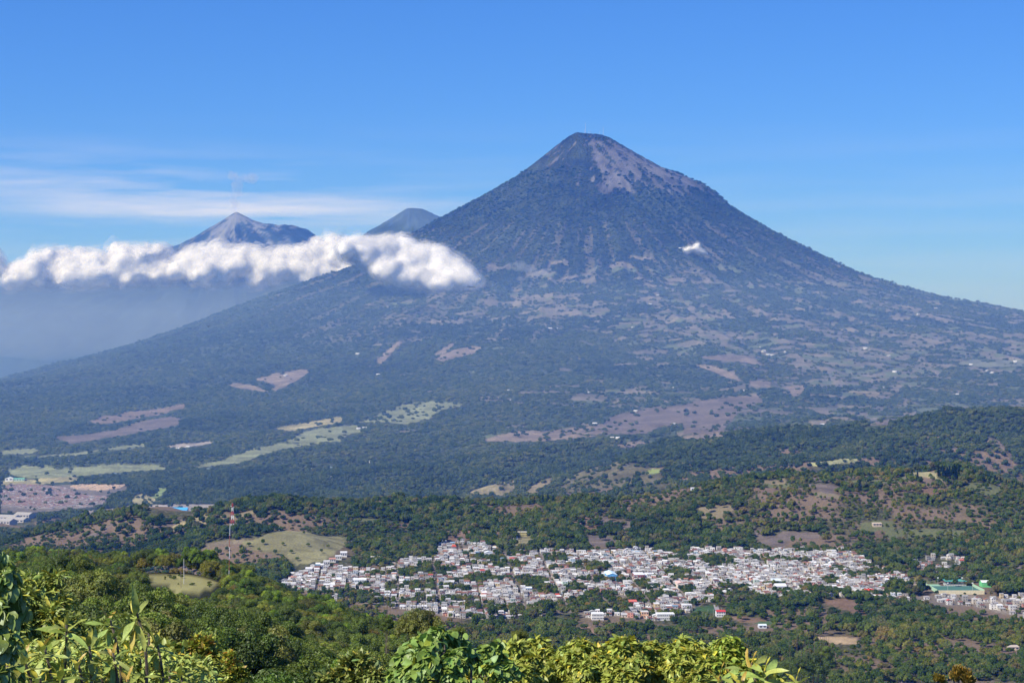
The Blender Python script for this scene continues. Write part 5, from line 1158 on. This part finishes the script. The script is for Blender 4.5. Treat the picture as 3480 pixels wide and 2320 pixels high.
# housing estate on the plain at the left
es = MB(); EST = PP(0, 1160, [(0,1000),(100,985),(250,990),(450,1010),(560,1060),(760,1075),(700,1120),(560,1150),(200,1150),(0,1130)]); EST2 = PP(0, 1160, [(470,1000),(600,985),(860,990),(840,1010),(700,1030),(520,1025)])
ne = 0
for b in np.arange(-500, 1150, 30.0):
    for a in np.arange(-1650, -1000, 6.6):
        ang = .35; X = a + 0; Y_ = 5600 + b + (a + 1400) * .28 + 14 * math.sin(a / 60.0)
        if rs.rand() < .08: continue
        if int((a + 2000) / 6.6) % 14 == 0: continue
        for row_ in (0, 8.5):
            zz = float(H(np.array([X]), np.array([Y_ + row_]))[0]) if row_ == 0 else zz
            uu, vv = (X / (Y_ + row_)) * FPX + CX, HY - zz / (Y_ + row_) * FPX
            if not (-40 < uu < 460): continue
            i1 = inpoly(np.array([uu]), np.array([vv]), EST)[0]; i2 = (not i1) and inpoly(np.array([uu]), np.array([vv]), EST2)[0]
            if not (i1 or i2): continue
            rc = [(.22,.12,.10),(.27,.17,.14),(.16,.10,.095),(.40,.36,.34)][rs.choice(4, p=[.35,.3,.2,.15])] if i1 else [(.55,.36,.22),(.62,.45,.3)][rs.randint(2)]
            m1 = MB(); m1.box(0, 0, -1, 3.0, 6.2, 7, 0, (.50,.46,.43) if i1 else (.66,.52,.38), top=False); roof_polys(m1, 6.2, 7, 3.0, 'shed' if rs.rand() < .6 else 'gable', rc, .1)
            put(es, m1, X, Y_ + row_, zz, .27); ne += 1
print('estate', ne)
tag(es.build('housing_estate', M_paint), 'dense rows of small red roofed houses on the plain at the left', 'houses', kind='stuff')

# farmhouses scattered over the flanks
FH = MB(); roofs = []
fh = [(2580,1183),(2595,1195),(2625,1210),(2610,1207),(2670,1197),(2955,1178),(2940,1185),(3020,1211),(3040,1265),(2520,1330),(2612,1355),(3000,1318),(3230,1348),(3255,1342),(3355,1262),(3370,1268),(2795,1445),(2710,1450),(2525,1330),(1735,1330),(1728,1328),(2003,1337),(1740,1362),(1262,1571),(1145,1620),(1122,1623),(690,1555),(600,1527),(640,1522),(615,1528),(1240,1457),(1218,1458),(2022,1442),(2080,1490),(2100,1490),(1245,1457),(2160,1398),(2290,1443),(3180,1050),(2290,1320),(2210,1035),(2235,1005),(1870,1118),(1890,1118),(2150,1115),(1285,1275),(1215,1205),(970,1277),(250,1578),(238,1572),(15,1595),(340,1622),(200,1568),(3450,1230),(3300,1240),(3120,1070)]
pl = np_mesh('farmhouse', [(-1,-.6,-1),(1,-.6,-1),(1,.6,-1),(-1,.6,-1),(-1,-.6,1),(1,-.6,1),(1,.6,1),(-1,.6,1)], [(0,1,5,4),(1,2,6,5),(2,3,7,6),(3,0,4,7)], [M_wall])
rf = np_mesh('roof', [(-1.1,-.75,.95),(1.1,-.75,.95),(1.1,0,1.5),(-1.1,0,1.5),(-1.1,.75,.95),(1.1,.75,.95)], [(0,1,2,3),(3,2,5,4)], [M_roof])
for i, (a, b) in enumerate(fh):
    p = ground_at(a, b, 4300, 15000)
    if not p: continue
    s = 3.2 + p[1] / 2600 * R.uniform(.8, 1.3)
    place = 'at the very foot' if b > 1540 else 'low on the apron' if b > 1400 else 'on the lower slope' if b > 1300 else 'half way up the fields' if b > 1180 else 'among the highest fields'
    side = ('far left edge', 'left', 'left of centre', 'centre left', 'below the summit', 'right of the summit', 'right', 'far right edge')[min(7, int(a / 435))]
    t = empty('farmhouse', p, R.uniform(-.6, .6), 'small pale farmhouse %s of the volcano, %s' % (place, side), 'farmhouse', 'farmhouses scattered on the volcano slopes'); t.scale = (s * 1.3, s * 1.3, s * .8)
    o = obj('wall', pl, t); o.color = (.7,.69,.67,1); o = obj('roof', rf, t); o.color = (.74,.74,.74,1)

# ---- masts
def lattice(u0, vb, Y, hpx, wpx, label, nseg=7):
    X = (u0 - CX) / FPX * Y; g = float(H(np.array([X]), np.array([Y]))[0]); h = hpx / FPX * Y; w = wpx / FPX * Y
    t = empty('lattice_tower', (X, Y, g), .3, label, 'tower')
    for k in range(nseg):
        a = MB(); z0, z1 = h * k / nseg - (1 if k == 0 else 0), h * (k + 1) / nseg; w0 = w * (1 - .72 * k / nseg); w1 = w * (1 - .72 * (k + 1) / nseg); c = (.42,.05,.035) if k % 2 == 0 else (.75,.75,.73)
        C0 = [(sx*w0/2, sy*w0/2, z0) for sx, sy in ((-1,-1),(1,-1),(1,1),(-1,1))]; C1 = [(sx*w1/2, sy*w1/2, z1) for sx, sy in ((-1,-1),(1,-1),(1,1),(-1,1))]
        for q in range(4):
            a.rod(C0[q], C1[q], .28, n=4, c=c); a.rod(C0[q], C1[(q+1)%4], .16, n=3, c=c); a.rod(C0[(q+1)%4], C1[q], .16, n=3, c=c); a.rod(C1[q], C1[(q+1)%4], .16, n=3, c=c)
            m_ = [(C0[q][j] + C1[q][j]) / 2 for j in range(3)]; n_ = [(C0[(q+1)%4][j] + C1[(q+1)%4][j]) / 2 for j in range(3)]; a.rod(m_, n_, .14, n=3, c=c)
        a.build('tower_section', M_metal, t)
    for j, (a_, zf) in enumerate(((0, .86), (1.7, .8), (3.3, .9), (.8, .68))):
        a = MB(); r = w * .35; a.rod((math.cos(a_)*r, math.sin(a_)*r, h*zf), (math.cos(a_)*r*1.5, math.sin(a_)*r*1.5, h*zf), .8, .9, 8, (.8,.8,.8)); a.build('dish_antenna', M_metal, t)
    return t
lattice(790, 1830, 3060, 98, 11, 'red and white lattice tower standing at the top of the pasture hill')
def mast(u0, Y, vt, r, label, bands=0, name='mast', vb=None, lean=0, c=(.62,.62,.62)):
    X = (u0 - CX) / FPX * Y; g = float(H(np.array([X]), np.array([Y]))[0]) - .5; top = -(vt - HY) / FPX * Y; t = empty(name, (X, Y, g), 0, label, 'mast'); h = top - g; n = max(1, bands)
    for k in range(n):
        a = MB(); a.rod((lean * k / n, 0, h * k / n), (lean * (k+1) / n, 0, h * (k+1) / n), r, r * .9, 5, ((.32,.08,.065) if k % 2 == 0 else (.66,.66,.66)) if bands else c)
        if bands and k: a.rod((lean*k/n - r*2.5, 0, h*k/n), (lean*k/n + r*2.5, 0, h*k/n), r*.5, n=4, c=(.5,.5,.5))
        a.build('mast_section' if bands else 'pole', M_metal, t)
    if bands:
        for q in range(3):
            a = MB(); an = q * 2.1 + .4; a.rod((lean*.8, 0, h*.8), (math.cos(an)*h*.22, math.sin(an)*h*.22, 0), .012, n=3, c=(.3,.3,.3)); a.build('guy_wire', M_metal, t)
    return t
mast(777, 900, 1738, .15, 'tall thin red and white guyed mast rising from the near hillside trees', 7, lean=.8)
mast(625, 905, 1898, .13, 'bare concrete pole on the golden knoll')
mast(615, 880, 1935, .12, 'thin wooden pole lower on the golden knoll', c=(.25,.2,.15))
mast(949, 3050, 1788, .5, 'short white antenna pole on the crest of the pasture hill', c=(.8,.8,.8))
for a, vt, lb in ((1990, 418, 'tallest thin antenna mast on the volcano summit, left side'), (2050, 432, 'thin antenna mast at the right of the volcano summit'), (1986, 440, 'short antenna beside the tallest summit mast'), (2001, 442, 'short antenna right of the tallest summit mast'), (2038, 444, 'short antenna left of the right summit mast'), (2006, 443, 'fourth short antenna of the summit group')):
    mast(a, 15990, vt, 1.1 if vt < 435 else .8, lb, c=(.5,.5,.5))
for i, (a, b) in enumerate(((2424, 2090), (2406, 2092), (2451, 2085), (2399, 2105), (2386, 2103))):
    p = ground_at(a, b + 8, 1900, 3000)
    if p: mast(a, p[1], b - 22, .16, 'grey utility pole by the road below the town, ' + ('nearest the villa', 'left of the road', 'right of the road', 'in the dark field', 'furthest left')[i], c=(.5,.48,.45), name='utility_pole')
# ---------------------------------------------------------------- clouds
t = MT('cloud body'); M_cloud = t.surf(t.n('ShaderNodeBsdfDiffuse', {'Color': (.86, .86, .87, 1)}).outputs[0])
def volmat(name, dens, col=(.97, .97, .98)):
    t = MT(name); pv = t.n('ShaderNodeVolumePrincipled', {'Color': (*col, 1), 'Density': dens, 'Anisotropy': .3}); t.t.links.new(pv.outputs[0], t.out.inputs['Volume']); return t.m
V_in = volmat('cloud edge mist', .009); V_out = volmat('cloud outer mist', .003); V_thin = volmat('thin cloud', .0022)
V_low = volmat('valley mist', 4.5e-4, (.90, .94, 1.0)); V_smoke = volmat('volcano smoke', .0022, (.9, .86, .85))
def union(lumps, voxel, amp, scale, seed, out=0.0, base=None, octv=3):
    bm = bmesh.new()
    for x, y, z, r, *f in lumps:
        fz = f[0] if f else .75; fx = f[1] if len(f) > 1 else 1.0
        bmesh.ops.create_icosphere(bm, subdivisions=3, radius=1, matrix=Matrix.Translation((x, y, z)) @ Matrix.Diagonal((r * fx + out, r + out, r * fz + out, 1)))
    me = bpy.data.meshes.new('lumps'); bm.to_mesh(me); bm.free(); o = obj('lumps', me)
    md = o.modifiers.new('r', 'REMESH'); md.mode = 'VOXEL'; md.voxel_size = voxel
    dg = bpy.context.evaluated_depsgraph_get(); m2 = bpy.data.meshes.new_from_object(o.evaluated_get(dg)); bpy.data.objects.remove(o)
    n = len(m2.vertices); co = np.empty(n * 3, np.float32); m2.vertices.foreach_get('co', co); co = co.reshape(-1, 3).astype(float)
    no = np.empty(n * 3, np.float32); m2.vertex_normals.foreach_get('vector', no); no = no.reshape(-1, 3)
    d = np.empty(n)
    for i, c in enumerate(co):
        p = Vector(c) / scale; p.z += seed * 3.1
        d[i] = mnoise.turbulence(p, octv, False, noise_basis='VORONOI_F1', amplitude_scale=.52, frequency_scale=2.1)
    d = d.mean() - d; co = co + no * (d * amp)[:, None]
    if base is not None: co[:, 2] = np.where(co[:, 2] < base, base - (base - co[:, 2]) * .25, co[:, 2])
    m2.vertices.foreach_set('co', co.astype(np.float32).ravel()); m2.polygons.foreach_set('use_smooth', np.ones(len(m2.polygons), bool)); m2.update(); return m2
def sheetmat(name, op, sc, seed):
    """torn, see-through outer layer of a cloud"""
    t = MT(name); g = t.n('ShaderNodeTexCoord'); mp = t.n('ShaderNodeMapping', {0: g.outputs['Object'], 1: (seed * 7.3, 0, 0)}); nz = t.n('ShaderNodeTexNoise', {'Vector': mp.outputs[0], 'Scale': sc, 'Detail': 6.0, 'Roughness': .62})
    f = t.mr(nz.outputs[0], .36, .66, 0.0, op); d = t.n('ShaderNodeBsdfDiffuse', {'Color': (.86, .86, .87, 1)}); tl = t.n('ShaderNodeBsdfTranslucent', {'Color': (.86, .86, .87, 1)})
    m1 = t.n('ShaderNodeMixShader', {0: .4, 1: d.outputs[0], 2: tl.outputs[0]}); tr = t.n('ShaderNodeBsdfTransparent')
    return t.surf(t.n('ShaderNodeMixShader', {0: f, 1: tr.outputs[0], 2: m1.outputs[0]}).outputs[0])
SHEETS = [sheetmat('cloud veil %s' % n, o, sc, i) for i, (n, o, sc) in enumerate((('inner', .8, .013), ('second', .55, .012), ('third', .36, .010), ('outer', .22, .009), ('last', .12, .008)))]
def cloud(name, lumps, voxel, amp, scale, seed, label, shell=12, base=None):
    t = empty(name, lumps[0][:3], 0, label, 'cloud'); L0 = [(a - lumps[0][0], b - lumps[0][1], c - lumps[0][2], *r) for a, b, c, *r in lumps]; bs = None if base is None else base - lumps[0][2]
    m = union(L0, voxel, amp, scale, seed, -shell * .8, bs); m.materials.clear(); m.materials.append(M_cloud); obj('cloud_body', m, t)
    m0 = union(L0, voxel * 1.8, amp * 1.1, scale, seed, 0, bs, 2); n = len(m0.vertices); co = np.empty(n * 3, np.float32); no = np.empty(n * 3, np.float32); m0.vertices.foreach_get('co', co); m0.vertex_normals.foreach_get('vector', no); co = co.reshape(-1, 3); no = no.reshape(-1, 3)
    for k, mt in enumerate(SHEETS):
        e = shell * (k + .2) * (1 + .5 * fbm((co[:, 0] + co[:, 2] * .8) / (scale * .5), (co[:, 1] - co[:, 2] * .7) / (scale * .5), 2, 700 + k)); c = co + no * e[:, None]; m = m0.copy()
        m.vertices.foreach_set('co', c.astype(np.float32).ravel()); m.update(); m.materials.clear(); m.materials.append(mt); obj('cloud_veil', m, t)
    return t
def lp(u, v, Y, rpx, dy=0, fz=.75, fx=1.0): x, y, z = px(u, v, Y + dy); return (x, y, z, rpx / FPX * Y, fz, fx)
rc = random.Random(11)
def bank(u0, u1, step, topf, basev, Y, dep, rmin, rmax):
    """lumps heaped inside an envelope: top edge topf(u), flat base"""
    out = []; u = u0
    while u < u1:
        tp_ = topf(u); n = int((2 + 2.5 * rc.random()) + (basev - tp_) / 26)
        for k in range(n):
            r = (rmin + (rmax - rmin) * rc.random()**2.2) * (1.0 if k else .8); v = rc.uniform(tp_ + r * .8, basev - r * .5) if k else tp_ + r * .85
            out.append(lp(u + rc.uniform(-step, step) * .7, v, Y, r, rc.uniform(-dep, dep * .7) + (basev - v) * 1.3, rc.uniform(.7, .95), rc.uniform(1, 1.35)))
        u += step * rc.uniform(.75, 1.25)
    return out
YB = 17500
T_ = lambda u: np.interp(u, [-100,-20,20,60,100,150,200,240,300,340,400,450,500,560,600,640,700,760,800,850,900,960,1000,1060,1100,1160,1230], [835,845,900,905,880,862,840,858,852,838,836,850,838,846,866,848,832,826,850,846,838,856,838,822,818,812,822])
T2_ = lambda u: T_(u) + 14 * math.sin(u / 31.0) * math.sin(u / 83.0 + .5) + 7 * math.sin(u / 9.3 + 1) + 7
cloud('cloud', bank(40, 570, 15, T2_, 972, YB, 230, 15, 44), 24, 34, 150, 1, 'white cumulus bank at the left, its front shaded blue grey', base=px(0, 974, YB)[2], shell=14)
cloud('cloud', bank(590, 1220, 15, T2_, 964, YB, 230, 15, 44), 24, 34, 150, 2, 'long cumulus bank lying across the foot of the smoking volcano', base=px(0, 972, YB)[2], shell=14)
cloud('cloud', bank(-90, 8, 15, T2_, 940, YB, 120, 14, 24), 26, 36, 120, 3, 'small white cloud cut by the left edge of the picture', shell=14)
YC = 13200
T4 = lambda u: np.interp(u, [1180,1230,1270,1320,1380,1420,1460,1500,1520,1560,1600,1625], [818,806,812,805,812,830,838,842,868,893,922,950])
b4 = []
for u in np.arange(1190, 1622, 11.0):
    tpv = T4(u); bs_ = np.interp(u, [1190, 1260, 1340, 1400, 1500, 1622], [872, 915, 958, 978, 984, 984]); n = int(3 + (bs_ - tpv) / 17)
    for k in range(n):
        r = rc.uniform(17, 42) * (.5 if u > 1590 else 1); v = tpv + r * .85 if k == 0 else rc.uniform(tpv + r * .8, max(tpv + r * .9, bs_ - r * .5))
        b4.append(lp(u + rc.uniform(-8, 8), v, YC, r, rc.uniform(-110, 90) + (bs_ - v) * 2.0, rc.uniform(.75, 1), rc.uniform(1, 1.3)))
cloud('cloud', b4, 16, 16, 120, 4, 'brightest thick white cloud pressed against the left shoulder of the great volcano', shell=8)
def wisp(name, lumps, voxel, amp, scale, seed, mat, label, cat='cloud'):
    c = lumps[0][:3]; t = empty(name, c, 0, label, cat); L0 = [(a - c[0], b - c[1], d - c[2], *r) for a, b, d, *r in lumps]
    for k, e in enumerate((0,) if name == 'smoke_plume' else (0, 14)):
        m = union(L0, voxel, amp, scale, seed + k, e); m.materials.clear(); m.materials.append(mat); obj('cloud_mist', m, t)
    return t
def surfY(u, v): 
    p = ground_at(u, v, 6000, 17000); return p[1] if p else 12000
Y1 = surfY(2360, 850) - 260; Y2 = surfY(1800, 925) - 260
cloud('cloud', [lp(2360,846,Y1,15,0,.6,1.4), lp(2338,850,Y1,10,0,.5,1.5), lp(2385,855,Y1,11,0,.5,1.6), lp(2372,836,Y1,8,0,1.0), lp(2312,842,Y1,4,0,.5,2.4), lp(2400,861,Y1,7,0,.5,1.8)], 8, 14, 50, 5, 'small bright cloud puff on the upper right flank of the great volcano', shell=4.5)
wisp('cloud', [lp(1760,905,Y2,9,0,.6,2.4), lp(1790,915,Y2,12,0,.6,2.4), lp(1830,928,Y2,15,0,.6,2.2), lp(1870,935,Y2,11,0,.6,2.2), lp(1815,945,Y2,12,0,.7,2.0), lp(1760,950,Y2,8,0,.7,2.0)], 13, 30, 90, 6, volmat('faint cloud', .0045), 'faint torn wisp of cloud on the left side of the great volcano')
wisp('cloud', [lp(1640,968,12300,7,0,.5,2.5), lp(1600,975,12300,9,0,.5,2.0), lp(1665,970,12300,4,0,.5,3.0)], 12, 20, 80, 7, V_thin, 'thin trailing wisp at the right tip of the brightest cloud')
# mist hanging below the bank and over the far valley
Lm = [lp(u, 1010, 16900, 70, 0, .8, 2.2) for u in range(-250, 1050, 110)] + [lp(u, 1120, 16900, 120, 0, .9, 1.6) for u in range(-350, 800, 130)]
def mistbank():
    c = Lm[0][:3]; t = empty('mist', c, 0, 'pale blue mist hanging under the cloud bank at the left', 'mist')
    m = union([(a - c[0], b - c[1], d - c[2], *r) for a, b, d, *r in Lm], 110, 60, 900, 8, 0); m.materials.clear(); m.materials.append(V_low); obj('mist_body', m, t)
mistbank()
# smoke plume of the far volcano
YS = 21900
wisp('smoke_plume', [lp(797,713,YS,6,0,1.6), lp(795,700,YS,8,0,1.4), lp(793,684,YS,11,0,1.3), lp(797,664,YS,14,0,1.3), lp(803,642,YS,18,0,1.2), lp(812,620,YS,22,0,1.0), lp(800,602,YS,22,0,.9), lp(840,604,YS,22,0,.7,1.4)], 18, 60, 150, 9, volmat('volcano smoke', .0032, (.97, .96, .97)), 'thin pale smoke plume rising from the summit of the far volcano', 'smoke')
# birds
def bird(u, v, Y, s, label):
    x, y, z = px(u, v, Y); t = empty('bird', (x, y, z), 1.2, label, 'bird'); a = MB()
    M_b = tint_mat('dark feathers', .8) if 'dark feathers' not in bpy.data.materials else bpy.data.materials['dark feathers']
    for k in range(6):
        f = k / 5; r = (.02, .07, .1, .09, .05, .015)[k] * s; g = (k + 1) / 5; r2 = (.07, .1, .09, .05, .015, .01)[k] * s
        a.rod((-.25*s + f*.5*s, 0, 0), (-.25*s + g*.5*s - (.001 if k == 5 else 0), 0, 0), r, r2, 7, (.02,.02,.02))
    a.build('body', M_b, t)
    for q in (-1, 1):
        w = MB(); w.poly([(.1*s,q*.05*s,.02*s),(-.12*s,q*.05*s,.02*s),(-.10*s,q*.45*s,.2*s),(.08*s,q*.45*s,.22*s)], (.02,.02,.02)); w.poly([(.08*s,q*.45*s,.22*s),(-.10*s,q*.45*s,.2*s),(-.16*s,q*.85*s,.16*s),(-.08*s,q*.85*s,.17*s)], (.02,.02,.02)); w.build('wing', M_b, t)
bird(708, 1109, 260, .55, 'dark bird flying before the left flank of the volcano')
bird(804, 1051, 420, .35, 'tiny dark bird higher up, right of the larger bird')
# ---------------------------------------------------------------- the blue air: one box round camera and ground
t = MT('haze air')
pv = t.n('ShaderNodeVolumePrincipled', {'Color': (.07, .28, 1.0, 1), 'Density': 3.3e-5, 'Anisotropy': .15, 'Absorption Color': (1, 1, 1, 1)})
t.t.links.new(pv.outputs[0], t.out.inputs['Volume'])
def airbox(name, mat, x0, x1, y0, y1, z0, z1):
  hz = MB()
  hz.poly([(x0,y0,z0),(x0,y1,z0),(x1,y1,z0),(x1,y0,z0)]); hz.poly([(x0,y0,z1),(x1,y0,z1),(x1,y1,z1),(x0,y1,z1)])
  hz.poly([(x0,y0,z0),(x1,y0,z0),(x1,y0,z1),(x0,y0,z1)]); hz.poly([(x1,y0,z0),(x1,y1,z0),(x1,y1,z1),(x1,y0,z1)])
  hz.poly([(x1,y1,z0),(x0,y1,z0),(x0,y1,z1),(x1,y1,z1)]); hz.poly([(x0,y1,z0),(x0,y0,z0),(x0,y0,z1),(x0,y1,z1)])
  me = bpy.data.meshes.new('haze'); bm = bmesh.new()
  me.from_pydata(hz.v, [], hz.f); bm.from_mesh(me); bmesh.ops.remove_doubles(bm, verts=bm.verts, dist=.1); bmesh.ops.recalc_face_normals(bm, faces=bm.faces)
  bm.to_mesh(me); bm.free(); me.materials.append(mat); o = obj('haze', me); o['kind'] = 'stuff'

airbox('haze', t.m, -36000, 36000, -1500, 64000, -720, 2060)
t = MT('low haze air')      # the paler air that lies low over the plain round the volcanoes
pv = t.n('ShaderNodeVolumePrincipled', {'Color': (.50, .72, 1.0, 1), 'Density': 3.6e-5, 'Anisotropy': .15, 'Absorption Color': (1, 1, 1, 1)})
t.t.links.new(pv.outputs[0], t.out.inputs['Volume'])
airbox('low_haze', t.m, -35500, 35500, 3750, 63500, -715, 430)
